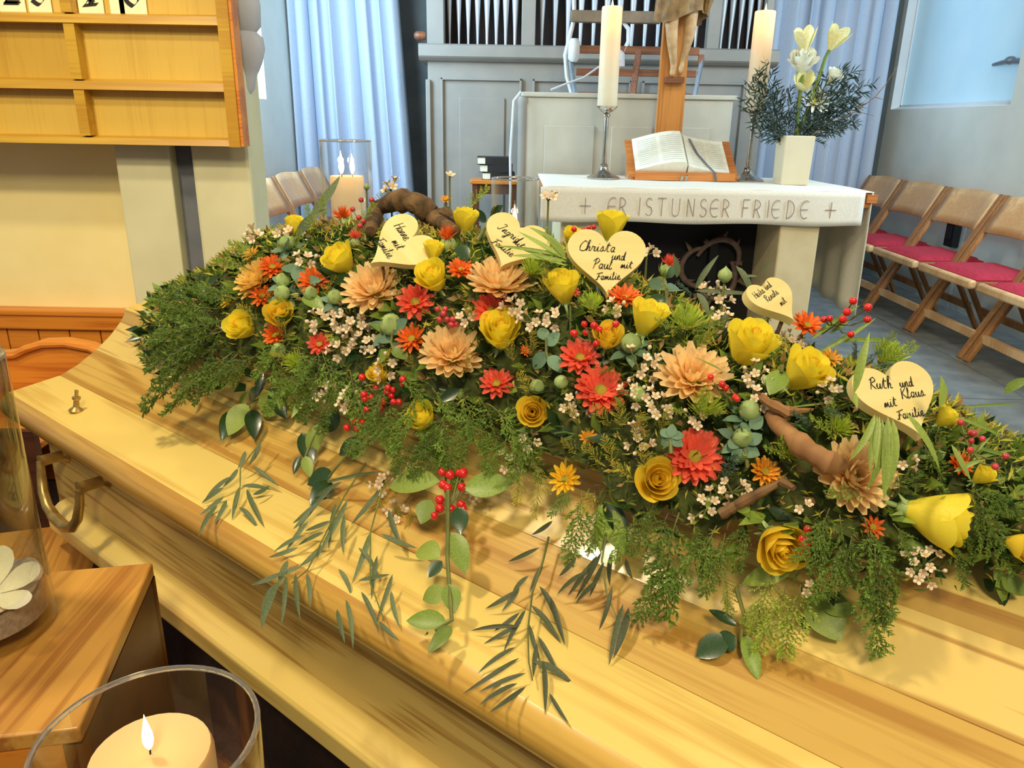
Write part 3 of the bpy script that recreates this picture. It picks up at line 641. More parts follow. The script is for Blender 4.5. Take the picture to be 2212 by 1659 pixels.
rb.add([(x - .006, y, z) for x, y, z in rp] + [(x + .006, y, z) for x, y, z in rp], [(i, i + 1, 6 + i, 5 + i) for i in range(4)])
part('ribbon', rb, M_GROOVE, bk, fix=False, label='dark ribbon bookmark')
for x in (-.028, -.004): part('clasp', MB().box(x, x + .014, -.04, -.03, -.012, .02), M_SILVER, bk, bevel=.002, label='pale ribbon end over the front lip')
# vase with flowers
VX, VY = 1.437, 4.16
vs = thing('vase', 'cream square ceramic vase on the altar corner', 'vase', Vector((VX, VY, AZ + .005)))
part('body', MB().lathe([(.098, 0), (.1, .01), (.106, .235), (.105, .243), (.094, .243), (.09, .05), (.001, .05)], 4), M_VASE, vs, RZ(0) , smooth=False, bevel=.008)
# ================================================================== PLANT TEMPLATES
GREENS = {}
def green(nm, c, c2, rough=.5, trans=.25, rand=.22, coat=0):
    GREENS[nm] = mat('leaf_' + nm, c, rough, c2, 30, rand=rand, trans=trans, coat=coat); return GREENS[nm]
green('dark', srgb(52, 80, 40), srgb(36, 62, 32), .3, .08, coat=.2)
green('mid', srgb(142, 166, 72), srgb(118, 146, 58), .4)
green('light', srgb(168, 188, 88), srgb(146, 172, 76), .45)
green('gum', srgb(112, 126, 86), srgb(92, 108, 74), .5)
green('gumd', srgb(92, 100, 66), srgb(72, 82, 54), .5)
green('fern', srgb(132, 164, 68), srgb(102, 134, 52), .55, .4, .3)
green('fernl', srgb(186, 204, 86), srgb(156, 184, 66), .55, .4, .2)
green('fernb', srgb(158, 192, 84), srgb(126, 164, 64), .55, .4, .2)
green('olive', srgb(224, 212, 84), srgb(186, 178, 66), .6, .35)
green('bud', srgb(184, 204, 130), srgb(156, 184, 110), .5, .1)
green('grey', srgb(118, 150, 120), srgb(92, 126, 98), .55, .15)
green('stem', srgb(128, 132, 66), srgb(98, 106, 54), .6, .05)
green('fir', srgb(90, 122, 104), srgb(62, 94, 74), .55, .1)
green('broom', srgb(50, 70, 50), srgb(34, 50, 38), .6, .05)
M_TWIG = mat('twig_brown', srgb(134, 100, 62), .8, srgb(104, 76, 46), 60, bump=.2)
M_DRIFT = mat('driftwood', srgb(178, 132, 82), .75, srgb(126, 84, 48), 22, stretch=(1, 1, .25), bump=.35)
M_BARK = mat('bark_grey_brown', srgb(126, 96, 58), .9, srgb(70, 52, 32), 40, bump=.6)
M_YEL = mat('rose_yellow', srgb(255, 242, 84), .5, srgb(255, 236, 60), 18, trans=.35, rand=.05)
M_YELD = mat('rose_yellow_deep', srgb(255, 232, 80), .5, srgb(252, 220, 60), 18, trans=.35, rand=.05)
M_PEACH = mat('bloom_peach', srgb(255, 230, 172), .55, srgb(254, 218, 156), 40, trans=.35, rand=.08)
M_CREAM = mat('bloom_cream', srgb(250, 220, 130), .55, srgb(248, 206, 100), 40, trans=.25, rand=.08)
M_CORAL = mat('bloom_coral', srgb(250, 122, 92), .5, srgb(242, 100, 76), 40, trans=.3, rand=.12)
M_ORNG = mat('bloom_orange', srgb(246, 132, 46), .5, srgb(236, 104, 34), 40, trans=.2, rand=.12)
M_AMBER = mat('bloom_amber', srgb(244, 178, 52), .5, srgb(230, 154, 40), 40, trans=.2, rand=.1)
M_LEMON = mat('bloom_lemon', srgb(252, 212, 50), .5, srgb(246, 196, 40), 40, trans=.2, rand=.06)
M_LIME = mat('bloom_lime', srgb(206, 220, 84), .55, srgb(180, 204, 70), 40, trans=.35, rand=.08)
M_EYE = mat('bloom_eye', srgb(196, 182, 60), .8, srgb(160, 150, 44), 160, bump=.5)
M_BERRY = mat('berry_red', srgb(226, 42, 40), .22, srgb(206, 28, 30), 10, coat=.4, rand=.12)
M_BERRYP = mat('berry_pink', srgb(206, 66, 74), .3, srgb(186, 50, 60), 10, coat=.3, rand=.12)
M_WAXF = mat('waxflower_cream', srgb(246, 232, 204), .55, srgb(238, 214, 184), 60, trans=.15, rand=.06)
M_WAXC = mat('waxflower_cup', srgb(214, 186, 130), .7, srgb(190, 150, 104), 200)
M_MOSS = mat('moss_bed', srgb(86, 96, 40), .95, srgb(56, 62, 30), 60, bump=.6)

def leafmb(W=.3, bend=.3, fold=.12, n=7, sharp=1.0, side=0.0, base=.02):
    """leaf along +Y, length 1, face up +Z, bending down towards the tip"""
    vs = []; fs = []
    y = z = x = 0; 
    for i in range(n + 1):
        t = i / n; wd = W / 2 * max(base if i == 0 else .004, sin(pi * t ** sharp) ** .8 if 0 < t < 1 else .004)
        a = bend * (t - .25)
        if i: y += cos(a) / n; z -= sin(a) / n; x += side * (t - .3) / n
        vs += [(x - wd, y, z + fold * wd), (x, y, z), (x + wd, y, z + fold * wd)]
    for i in range(n):
        for k in (0, 1): fs.append((3*i+k, 3*i+k+1, 3*i+k+4, 3*i+k+3))
    return MB().add(vs, fs)
BROAD = {c: [leafmb(.56, b, .25, 8, .85, s).mesh('leaf', GREENS[c], True, False, None) for b, s in ((.5, .1), (.25, -.2), (.8, .15))] for c in ('dark', 'mid', 'light', 'grey')}
NARROW = {c: [leafmb(.12, b, .3, 8, .8, s).mesh('leaf', GREENS[c], True, False, None) for b, s in ((.45, .25), (.2, -.3), (.7, .35), (.3, -.1))] for c in ('gum', 'gumd', 'light', 'mid')}
def leaf_between(a, b, wpx, tpl, parent, inv, facing=None, W0=.12):
    """leaf from point a to point b (world) whose width is wpx picture pixels"""
    d = b - a; L = d.length
    nrm = facing if facing is not None else (CC - a).normalized() + Vector((0, 0, .6))
    M = frame_y(a, d, nrm) @ S(wpx * depth(a) / FPX / W0, L, L)
    return ob('leaf', tpl, parent, inv @ M)

# petal on a cup: angle half width ha, radius profile, height h
def cup_petal(r0, r1, h, ha, flare, seed, n=6, m=5):
    rnd = random.Random(seed); tw = rnd.uniform(-.06, .06); tipn = rnd.uniform(.0, .12)
    def fn(s, t):
        u = 2 * s - 1; wp = sin(pi * min(.98, .16 + t * .72)) ** .6
        a = u * ha * wp + tw * t
        r = r0 + (r1 - r0) * (sin(t * pi * .5)) + flare * max(0, t - .72) ** 1.5 * 4 * (1 - .2 * u * u)
        z = h * t * (1 - .10 * u * u * t) - flare * max(0, t - .8) ** 2 * 5 + tipn * max(0, 1 - abs(u) * 2) * max(0, t - .8) * h
        return (r * cos(a), r * sin(a), z)
    return MB().grid(fn, n, m)
ROSE_P = {}
for nm, m_ in (('a', M_YEL), ('b', M_YELD)):
    ROSE_P[nm] = dict(inner=[cup_petal(.12, .30, 1.66, 1.5, .02, i).mesh('petal', m_, True, False, None) for i in range(2)],
                      mid=[cup_petal(.22, .60, 1.64, 1.2, .05, 5 + i).mesh('petal', m_, True, False, None) for i in range(3)],
                      outer=[cup_petal(.28, .84, 1.56, 1.0, .15, 9 + i).mesh('petal', m_, True, False, None) for i in range(4)])
def bud_core():
    def fn(s, t):
        a = s * 4 * pi; r = (.10 + .16 * s) * sin(pi * min(.9, .25 + t * .5)); return (r * cos(a), r * sin(a), 1.66 * t * (1 - .05 * s))
    return MB().grid(fn, 40, 4)
CORE = {'a': bud_core().mesh('bud_core', M_YELD, True, False, None), 'b': bud_core().mesh('bud_core', M_YELD, True, False, None)}
SEPAL = leafmb(.3, -.7, .2, 6, .6).mesh('sepal', GREENS['bud'], True, False, None)
HIP = MB().lathe([(.09, -.9), (.09, -.32), (.2, -.26), (.28, -.1), (.26, .06), (.1, .1)], 12).mesh('stem', GREENS['bud'])
def rose(label, P, axis, R, open_=1.0, kind='a', group='yellow roses in the coffin spray'):
    t = thing('rose', label, 'rose', None, group)
    c = 0.72 * R
    t.matrix_basis = frame_z(P - axis * c, axis) @ RZ(random.random() * 6) @ S(R / .95)
    ob('bud_core', CORE[kind], t); ob('stem', HIP, t)
    for k in range(3): ob('petal', ROSE_P[kind]['inner'][k % 2], t, RZ(k * 2 * pi / 3))
    for k in range(4): ob('petal', ROSE_P[kind]['mid'][k % 3], t, RZ(k * 2 * pi / 4 + .9) @ S(.74, .74, 1.02))
    for k in range(5): ob('petal', ROSE_P[kind]['mid'][k % 3], t, RZ(k * 2 * pi / 5 + .4) @ RY(radians(2 * open_)))
    for k in range(5): ob('petal', ROSE_P[kind]['outer'][k % 4], t, RZ(k * 2 * pi / 5 + 1.0 + random.uniform(-.2, .2)) @ RY(radians(random.uniform(0, 7) * open_)) @ S(1, 1, random.uniform(.9, 1.05)))
    for k in range(5): ob('sepal', SEPAL, t, RZ(k * 2 * pi / 5) @ T(.2, 0, .0) @ RZ(-pi / 2) @ RX(radians(-55)) @ S(.55))
    return t
def raypetal(L=1, W=.26, cup=.5, n=4, curl=.35):
    """chrysanthemum petal: base at origin, along +X, spoon shaped"""
    def fn(s, t):
        u = 2 * s - 1; w = W / 2 * (.35 + .75 * sin(pi * min(.93, t * .86 + .07)))
        if t > .96: w *= .75
        return (L * t, u * w, cup * w * u * u + curl * t * t * L * .5)
    return MB().grid(fn, 4, n)
RAY = {}
for nm, m_, W, curl in (('peach', M_PEACH, .33, .5), ('cream', M_CREAM, .33, .46), ('coral', M_CORAL, .36, .28), ('orange', M_ORNG, .30, .25), ('lime', M_LIME, .11, .5), ('amber', M_AMBER, .3, .25), ('lemon', M_LEMON, .3, .3)):
    RAY[nm] = [raypetal(1, W, .55, 4, curl + d).mesh('petal', m_, True, False, None) for d in (0, -.12, .1)]
DOME = MB().lathe([(.30, 0), (.27, .08), (.17, .14), (.001, .17)], 14).mesh('flower_centre', M_EYE)
NECK = MB().lathe([(.06, -.8), (.07, -.2), (.22, -.08), (.26, .02)], 10).mesh('stem', GREENS['mid'])
def mum(label, P, axis, R, col, rings, cat='chrysanthemum', group=None, dome=1.0):
    t = thing('chrysanthemum', label, cat, frame_z(P - axis * R * .2, axis) @ RZ(random.random() * 6) @ S(R), group)
    ob('flower_centre', DOME, t, T(0, 0, .05) @ S(dome)); ob('stem', NECK, t)
    for r, (n, elev, L, r0) in enumerate(rings):
        for k in range(n):
            a = 2 * pi * (k + .5 * (r % 2)) / n + random.uniform(-.07, .07)
            ob('petal', random.choice(RAY[col]), t, RZ(a) @ T(r0, 0, .02 * r) @ RY(-radians(elev + random.uniform(-7, 7))) @ S(L * random.uniform(.9, 1.06), L, L))
    return t
R_BIG = [(17, 2, .92, .10), (16, 20, .88, .12), (14, 38, .78, .13), (11, 56, .62, .13), (8, 72, .46, .12)]
R_MID = [(12, 8, .92, .10), (11, 28, .80, .12), (8, 50, .58, .14)]
R_SML = [(10, 12, .9, .12), (8, 40, .66, .14)]
def tuft(label, P, axis, R, m_, group='orange safflowers in the spray'):
    t = thing('safflower', label, 'safflower', frame_z(P - axis * R * .3, axis) @ S(R), group)
    b = MB()
    for i in range(70):
        a = random.random() * 6.28; e = random.random() ** .6 * 1.15; d = Vector((cos(a) * sin(e), sin(a) * sin(e), cos(e)))
        b.tube([d * .15, d * .7, d * random.uniform(.85, 1.1) + Vector((0, 0, .06))], [.035, .03, .004], 3)
    part('florets', b, m_, t); BUDPART(t, .62, -.55)
    return t
def BUDPART(t, r, z):
    part('bud', MB().ball((0, 0, z), r, 12, 8, (1, 1, 1.05)), GREENS['bud'], t)
    for k in range(9):
        a = k * 2 * pi / 9; ob('bract', SEPAL, t, RZ(a) @ T(r * .95, 0, z - .45 * r) @ RZ(-pi / 2) @ RX(radians(62)) @ S(r * 1.5))
BUD_B = MB().lathe([(.05, -1.4), (.06, -.9), (.3, -.85), (.75, -.55), (1, 0), (.88, .5), (.5, .88), (.2, 1.15), (.03, 1.4)], 14).mesh('bud_body', GREENS['bud'])
BRACT = leafmb(.55, -.9, .25, 6, .6).mesh('bract', GREENS['bud'], True, False, None)
BRACTG = leafmb(.5, .5, .2, 6, .8).mesh('leaf', GREENS['grey'], True, False, None)
def bud(label, P, axis, R, collar=True):
    t = thing('safflower_bud', label, 'flower bud', frame_z(P, axis) @ RZ(random.random() * 6) @ S(R), 'green safflower buds')
    ob('bud_body', BUD_B, t)
    for k in range(7): ob('bract', BRACT, t, RZ(k * 2 * pi / 7) @ T(.62, 0, -.75) @ RZ(-pi / 2) @ RX(radians(64)) @ S(1.5))
    if collar:
        for k in range(6): ob('leaf', BRACTG, t, RZ(k * 2 * pi / 6 + .3) @ T(.35, 0, -1.0) @ RZ(-pi / 2) @ RX(radians(12)) @ S(2.0))
    return t
# waxflower: cup blossom + buds
def wax_blossom():
    m = MB()
    for k in range(5):
        a = k * 2 * pi / 5
        def fn(s, t, a=a):
            u = 2 * s - 1; w = .62 * sin(pi * min(.9, t * .75 + .12)); r = .25 + .78 * t
            return (r * cos(a + u * w), r * sin(a + u * w), .12 + .42 * t - .15 * u * u)
        m.grid(fn, 4, 3)
    return m
WAXB = wax_blossom().mesh('blossom', M_WAXF, True, False, None)
WAXE = MB().lathe([(.05, -1.1), (.09, -.7), (.36, -.3), (.46, .1), (.40, .16), (.16, .12), (.05, .3)], 10).mesh('cup', M_WAXC)
WAXBUD = MB().ball((0, 0, .1), .55, 8, 6, (1, 1, 1.15)).tube([(0, 0, -.9), (0, 0, -.3)], [.07, .3], 6).mesh('flower_bud', M_WAXF)
def waxsprig(label, P, axis, R, n, br, group, gap=0):
    """n blossoms of radius br in a loose head of radius R"""
    t = thing('waxflower_sprig', label, 'waxflower', frame_z(P, axis), group)
    root = Vector((0, 0, -R * 1.5 - .02)); st = MB()
    if gap > .02: root = t.matrix_basis.to_3x3().inverted() @ Vector((0, 0, -gap - .02))
    st.tube([root, root * .6 + Vector((0, 0, -R * .4)), (0, 0, -R * .7)], [.0018, .0017, .0015], 5)
    pos = []
    for i in range(60 * n):
        if len(pos) >= n: break
        p = Vector((random.gauss(0, .55), random.gauss(0, .55), random.uniform(-.3, .3))) * R
        if p.length < R * 1.15 and all((p - q).length > br * 1.7 for q in pos): pos.append(p)
    for i, p in enumerate(pos):
        d = (p - Vector((0, 0, -R * .8))).normalized() + Vector((random.uniform(-.4, .4), random.uniform(-.4, .4), .2)); d.normalize()
        st.tube([Vector((0, 0, -R * .7)), p * .5 - Vector((0, 0, R * .35)), p - d * br * .9], [.0013, .0011, .0009], 4)
        M = frame_z(p, d) @ S(br)
        if i % 5 == 4: ob('flower_bud', WAXBUD, t, M @ S(.8))
        else:
            b = ob('blossom', WAXB, t, M); ob('cup', WAXE, b)
    part('stem', st, GREENS['stem'], t)
    return t
BERRY = MB().ball((0, 0, 0), 1, 10, 7).tube([(0, 0, .95), (0, 0, 1.1)], [.18, .1], 6).mesh('berry', M_BERRY)
BERRYP = MB().ball((0, 0, 0), 1, 10, 7).tube([(0, 0, .95), (0, 0, 1.1)], [.18, .1], 6).mesh('berry', M_BERRYP)
def berries(label, root, pts, R, pink=False, group='red hypericum berry sprigs'):
    t = thing('berry_sprig', label, 'berries', Vector(root), group); st = MB(); root = Vector(root)
    c = sum(pts, Vector()) / len(pts); mid = (c * .55 + root * .45) - root
    st.tube([Vector((0, 0, 0)), mid], [.0017, .0013], 5)
    for p in pts:
        q = p - root; st.tube([mid, (mid + q) / 2 + Vector((0, 0, -.004)), q], [.0012, .001, .0008], 4)
        ob('berry', BERRYP if pink else BERRY, t, frame_z(q, q - mid) @ S(R * random.uniform(.88, 1.08)))
    part('stem', st, GREENS['stem'], t); return t
# feathery fern sprig templates, along +Y, length 1, drooping
def fern_tpl(seed, nb=24, needle=.058, dens=17, droop=.5, spread=.36):
    rnd = random.Random(seed); st = MB(); nd = MB()
    def pos(t): return Vector((.06 * sin(t * 3 + seed), t * (1 - .12 * droop * t), -droop * t * t * .45))
    st.tube([pos(i / 8) for i in range(9)], [.008 * (1 - .8 * i / 8) for i in range(9)], 4)
    for i in range(nb):
        t = .12 + .86 * i / nb; p = pos(t); s = 1 if i % 2 else -1
        L = spread * (1.05 - t * .75) * rnd.uniform(.7, 1.1); a = rnd.uniform(.5, .95)
        d = Vector((s * sin(a), cos(a), rnd.uniform(-.35, .55))).normalized()
        e = p + d * L + Vector((0, 0, -.08 * L)); st.tube([p, (p + e) / 2 + Vector((0, 0, .02)), e], [.004, .003, .001], 3)
        for k in range(dens):
            q = p + (e - p) * ((k + .6) / dens) ; a2 = rnd.random() * 6.28
            o = d.orthogonal().normalized(); b = d.cross(o); r = (o * cos(a2) + b * sin(a2)) * .8 + d * .75
            r.normalize(); ln = needle * rnd.uniform(.7, 1.2); sd = r.cross(Vector((rnd.uniform(-1, 1), rnd.uniform(-1, 1), 1))).normalized() * .0062
            up = r.cross(sd).normalized() * .003
            nd.add([q - sd, q + r * ln * .5 - sd * 1.5 + up, q + r * ln, q + r * ln * .5 + sd * 1.5 + up, q + sd], [(0, 1, 3, 4), (1, 2, 3)])
    return st, nd
FERN = {}
for c, seeds, kw in (('fern', (1, 2, 3, 4), {}), ('fernb', (12, 13), dict(nb=26, dens=18)), ('fernl', (5, 6), dict(needle=.052, dens=17)), ('olive', (7, 8), dict(nb=26, needle=.034, dens=18, droop=.2, spread=.42)), ('fir', (9,), dict(nb=14, needle=.10, dens=14, droop=.2, spread=.3)), ('broom', (10, 11), dict(nb=14, needle=.12, dens=8, droop=.1, spread=.36))):
    FERN[c] = []
    for s in seeds:
        st, nd = fern_tpl(s, **kw)
        FERN[c].append((st.mesh('stem', GREENS['stem'] if c != 'broom' else GREENS['broom'], True, False, None), nd.mesh('needles', GREENS[c], False, False, None)))
def fern(label, P, d, L, c='fern', group=None, up=Vector((0, 0, 1)), name='fern_sprig', cat='fern'):
    t = thing(name, label, cat, frame_y(P, d, up) @ RY(random.uniform(-.5, .5)) @ S(L), group)
    s, n = random.choice(FERN[c]); ob('stem', s, t); o = ob('needles', n, t); o['kind'] = 'stuff'; return t

# ================================================================== VASE FLOWERS
def vp(px, py, dy=0): return ony(px, py, VY + dy)
VB = Vector((VX, VY, AZ + .2))
def tulip(label, px, py, w, ax, stem_from=VB):
    P = vp(px, py); R = w / 2 * depth(P) / FPX
    t = thing('amaryllis', label, 'flower', frame_z(P - ax * R * .8, ax) @ S(R), 'white blooms in the altar vase')
    for k in range(6):
        ob('petal', AMP[k % 2], t, RZ(k * pi / 3) @ RY(radians(4 if k % 2 else -2)))
    q = t.matrix_basis.inverted() @ stem_from
    part('stem', MB().tube([(0, 0, .1), (0, 0, -.5), q * .4, q], [.12, .12, .14, .14], 7), GREENS['mid'], t)
    return t
AMP = [cup_petal(.14, .78, 1.75, .72, .12, 30 + i).mesh('petal', mat('petal_cream_%d' % i, srgb(250, 240, 190), .55, srgb(236, 222, 140), 8, trans=.2), True, False, None) for i in range(2)]
AMPW = cup_petal(.14, .78, 1.75, .72, .12, 33).mesh('petal', M_WHITE, True, False, None)
tulip('cream amaryllis bloom at top left of the vase bunch', 1738, 88, 58, face(-.2, .85))
tulip('cream amaryllis bloom at top right of the vase bunch', 1805, 84, 60, face(.35, .8))
tulip('lime tinged cream bloom facing out low in the vase bunch', 1735, 183, 50, face(-.1, .35))
ROSE_P['w'] = dict(inner=[cup_petal(.12, .34, 1.62, 1.5, .04, i).mesh('petal', M_WHITE, True, False, None) for i in range(2)], mid=[cup_petal(.22, .62, 1.55, 1.15, .1, 5 + i).mesh('petal', M_WHITE, True, False, None) for i in range(3)], outer=[cup_petal(.26, .88, 1.4, .95, .3, 9 + i).mesh('petal', M_WHITE, True, False, None) for i in range(4)])
CORE['w'] = bud_core().mesh('bud_core', M_WHITE, True, False, None)
RAY['white'] = [raypetal(1, .22, .5, 4, .3).mesh('petal', M_WHITE, True, False, None)]
for lb, px, py, wd, ax in (('white rose in the middle of the vase bunch below the amaryllis', 1733, 135, 56, face(-.1, .6)), ('small white rose beside the amaryllis stem in the vase', 1800, 165, 34, face(.4, .6))):
    P = vp(px, py); rose(lb, P, ax, wd / 2 * depth(P) / FPX, 1.2, 'w', 'white blooms in the altar vase')
P = vp(1762, 215); mum('white spider chrysanthemum low in the vase bunch', P, face(.1, .3), 36 * depth(P) / FPX, 'white', R_MID, 'chrysanthemum', 'white blooms in the altar vase')
vfe = [(1610, 195, 'reaching furthest left over the right candle'), (1625, 165, 'rising in front of the candle'), (1655, 135, 'upright between candle and white rose'), (1630, 225, 'arching left below the candle'), (1665, 265, 'lowest at the left of the vase rim'), (1660, 190, 'short and dense left of the lime bloom'), (1880, 172, 'long, tipping far out to the right'), (1850, 250, 'low, pointing right near the wall corner'),
       (1800, 150, 'upright right of the amaryllis stem'), (1845, 185, 'fanning right at mid height'), (1850, 215, 'fanning right just below the middle'), (1845, 262, 'lowest at the right of the vase rim'), (1830, 140, 'thin and upright at the right'), (1700, 190, 'dark and dense behind the lime bloom'), (1780, 230, 'dense below the spider chrysanthemum'), (1815, 235, 'dense right of the spider chrysanthemum'), (1700, 240, 'dense left of the vase centre')]
for px, py, lb in vfe:
    P = vp(px, py); b = VB + Vector(((P.x - VX) * .12, random.uniform(-.03, .03), 0))
    fern('dark broom sprig in the altar vase, ' + lb, b, P - b, (P - b).length, 'broom', 'broom sprigs in the altar vase', -CF, 'broom_sprig', 'greenery')
pts = [VB, vp(1790, 270), vp(1850, 240), vp(1890, 210), vp(1915, 180), vp(1940, 140)]
t = thing('bare_branch', 'thin bare branch sticking far out of the vase towards the window', 'branch', Vector((0, 0, 0)))
part('main_twig', MB().tube(pts, [.004, .0035, .003, .0026, .002, .001], 6), M_TWIG, t)
for a, b in ((2, (1888, 250)), (2, (1875, 210)), (3, (1910, 215))): part('side_twig', MB().tube([pts[a], (pts[a] + vp(*b)) / 2, vp(*b)], [.0022, .0018, .0008], 5), M_TWIG, t)

# ================================================================== COFFIN
CA = onz(10, 850, .62); _b = onz(1106, 1504, .62)
CX = (_b - CA); CX.z = 0; CX.normalize(); CP = Vector((-CX.y, CX.x, 0))
CM = Matrix(((CX.x, CP.x, 0, CA.x), (CX.y, CP.y, 0, CA.y), (0, 0, 1, 0), (0, 0, 0, 1)))
CMI = CM.inverted(); CLEN = 2.02; VC = .34
PROF = [(0, .62), (.055, .6265), (.112, .633), (.15, .648), (.195, .674), (.23, .700), (.257, .727), (.268, .742), (.272, .756), (.29, .762), (.34, .768)]
def lid(v):
    v = VC - abs(v - VC); return lerp(PROF, v) if v > 0 else .62
co = thing('coffin', 'light ash wood coffin with moulded lid under the flower spray', 'coffin', CM)
def plank(v0, v1, m_, mirror=False, label=None, x0=0, x1=CLEN, sub=3):
    ps = [v0] + [p for p, _ in PROF if v0 < p < v1] + [v1]
    top = [(v, lerp(PROF, v)) for v in ps]; bot = [(v, z - .018) for v, z in reversed(top)]
    poly = top + bot
    if mirror: poly = [(2 * VC - v, z) for v, z in poly]
    o = part('plank', MB().prism(poly, x0, x1, 'x'), m_, co, smooth=True)
    if label: o['label'] = label
for mir in (False, True):
    plank(.006, .1115, M_ASH, mir); plank(.1125, .1945, M_ASH2, mir); plank(.1955, .2575, M_ASH3, mir)
    plank(.2585, .271, M_ASH2, mir); plank(.2715, .3395, M_ASH, mir)
def nose(mir):
    poly = [(.006, .6205), (.0, .617), (-.010, .607), (-.014, .592), (-.010, .576), (.004, .562), (.022, .552), (.040, .545), (.07, .545), (.07, .60), (.006, .602)]
    if mir: poly = [(2 * VC - v, z) for v, z in poly]
    part('rim_moulding', MB().prism(poly, 0, CLEN, 'x'), M_RIM, co)
nose(False); nose(True)
part('side_board', MB().prism([(.045, .548), (.063, .548), (.063, .335), (.045, .345)], .06, CLEN - .06, 'x'), M_ASH3, co, smooth=False)
part('side_board', MB().prism([(2*VC-.045, .548), (2*VC-.063, .548), (2*VC-.063, .335), (2*VC-.045, .345)], .06, CLEN - .06, 'x'), M_ASH3, co, smooth=False)
for x in (.06, CLEN - .08): part('end_board', MB().box(x, x + .02, .063, 2 * VC - .063, .335, .548), M_ASH3, co, smooth=False)
for x in (.008, CLEN - .022): part('end_board', MB().prism([(v, z - .012) for v, z in PROF[1:]] + [(2*VC - v, z - .012) for v, z in reversed(PROF[1:-1])] + [(2*VC-.06, .55), (.06, .55)], x, x + .014, 'x'), M_ASH, co, smooth=False)
for mir in (False, True):
    poly = [(.050, .392), (.030, .388), (.008, .372), (.004, .366), (.004, .334), (.012, .328), (.050, .328)]
    if mir: poly = [(2 * VC - v, z) for v, z in poly]
    part('base_moulding', MB().prism(poly, .10, CLEN - .1, 'x'), M_ASH, co, smooth=False, bevel=.002)
part('base_board', MB().box(.10, CLEN - .1, .05, 2 * VC - .05, .318, .336), M_RIM, co, smooth=False)
for x0 in (.155, 1.66):
    h = part('handle', MB().tube([(x0 + .0, -.006, .512), (x0 + .002, -.010, .485), (x0 + .012, -.016, .452), (x0 + .035, -.02, .428), (x0 + .07, -.022, .416), (x0 + .115, -.022, .412), (x0 + .15, -.02, .422), (x0 + .172, -.016, .446), (x0 + .18, -.010, .478), (x0 + .182, -.006, .508)],
             [.0075, .0085, .0095, .0105, .0115, .0115, .0105, .0095, .0085, .0075], 12), M_BRASS, co, label='antique brass carrying handle')
    for xx in (x0, x0 + .182):
        part('handle_mount', MB().lathe([(.018, .0), (.018, .006), (.011, .012), (.011, .05), (.014, .055), (.001, .056)], 14), M_BRASS, h, T(xx, .047, .512) @ RX(pi / 2))
for x in (.235, 1.8):
    sc = part('lid_screw', MB().lathe([(.013, 0), (.014, .003), (.010, .007), (.006, .010), (.005, .022), (.008, .026), (.008, .030), (.001, .031)], 16), M_BRASS, co, T(x, .048, .6255) @ RX(radians(-10)), label='brass lid screw with a key shaped head')
    part('screw_key', MB().box(-.004, .004, -.0025, .0025, .028, .044), M_BRASS, sc, bevel=.001)
# stand under it
t = thing('coffin_stand', 'dark brown draped stand under the coffin', 'coffin stand', CM)
part('trestle', MB().box(.30, 1.75, .12, .56, FZ, .315), M_PEWD, t, smooth=False)
def drp(s, tt):
    if s < .5: x = .25 + 1.6 * s * 2; y = .085
    else: x = 1.85 - 1.6 * (s - .5) * 2; y = .60
    return (x, y + (.008 * sin(x * 60)) * tt - (.02 * tt if s < .5 else -.02 * tt), .317 - (.317 - FZ - .002) * tt)
part('drape', MB().grid(drp, 160, 4).box(.25, 1.85, .085, .6, .3152, .3175), M_DRAPE, t, fix=False)
# ================================================================== WOODEN THINGS AT THE LEFT
t = thing('pew', 'orange brown wooden pew end with a scrolled top behind the coffin', 'pew', T(0, 2.2, 0))
sc_ = [(-2.4, FZ), (-1.08, FZ), (-1.08, .30), (-1.13, .42), (-1.19, .495), (-1.26, .533), (-1.33, .546), (-1.40, .543), (-1.45, .527), (-1.49, .508), (-1.53, .503), (-1.7, .503), (-2.4, .503)]
part('end_panel', MB().prism(sc_, 0, .04, 'y'), M_PEW, t, bevel=.008)
part('scroll_rim', MB().tube([(-1.12, -.005, .40), (-1.19, -.005, .485), (-1.26, -.005, .523), (-1.33, -.005, .536), (-1.40, -.005, .533), (-1.45, -.005, .517), (-1.49, -.005, .498), (-1.55, -.005, .493), (-1.8, -.005, .493)], .012, 8), M_PEW, t)
part('seat', MB().box(-2.4, -1.30, -.30, .0, .30, .325), M_PEW, t, bevel=.006)
part('front_panel', MB().box(-2.4, -1.24, -.36, -.34, FZ, .40), M_PEWD, t, smooth=False)  # dark copy of the pew wood paints the shade below
t = thing('wooden_step', 'low orange brown wooden step box under the coffin end', 'step', T(-1.0, 1.43, FZ) @ RZ(radians(18)))
part('top', MB().box(-.20, .11, -.12, .14, .185, .205), M_TABLE, t, bevel=.004)
part('box', MB().box(-.18, .10, -.10, .12, 0, .185), M_PEWD, t, smooth=False)
TZ = .55
t = thing('side_table', 'square brown wooden box table with mitred edges in the lower left corner', 'table', Vector((0, 0, 0)))
tp = [onz(330, 1215, TZ), onz(170, 1572, TZ)]; e = (tp[1] - tp[0]).normalized(); lf = Vector((e.y, -e.x, 0))
if lf.x > 0: lf = -lf
A0, A1 = tp[0], tp[0] + e * .335
def tbl(z0, z1, inset=0, d=.42):
    q = [A0 + e * inset + lf * inset, A1 - e * inset + lf * inset, A1 - e * inset + lf * (d - inset), A0 + e * inset + lf * (d - inset)]
    return MB().prism([(p.x, p.y) for p in q], z0, z1, 'z')
part('top', tbl(TZ - .022, TZ), M_TABLE, t, bevel=.003)
sd = lambda a, b: MB().prism([(p.x, p.y) for p in (a, b, b + (A0 + A1) * .0 + ((A0 + A1) / 2 + lf * .21 - (a + b) / 2).normalized() * .02, a + ((A0 + A1) / 2 + lf * .21 - (a + b) / 2).normalized() * .02)], FZ, TZ - .0225, 'z')
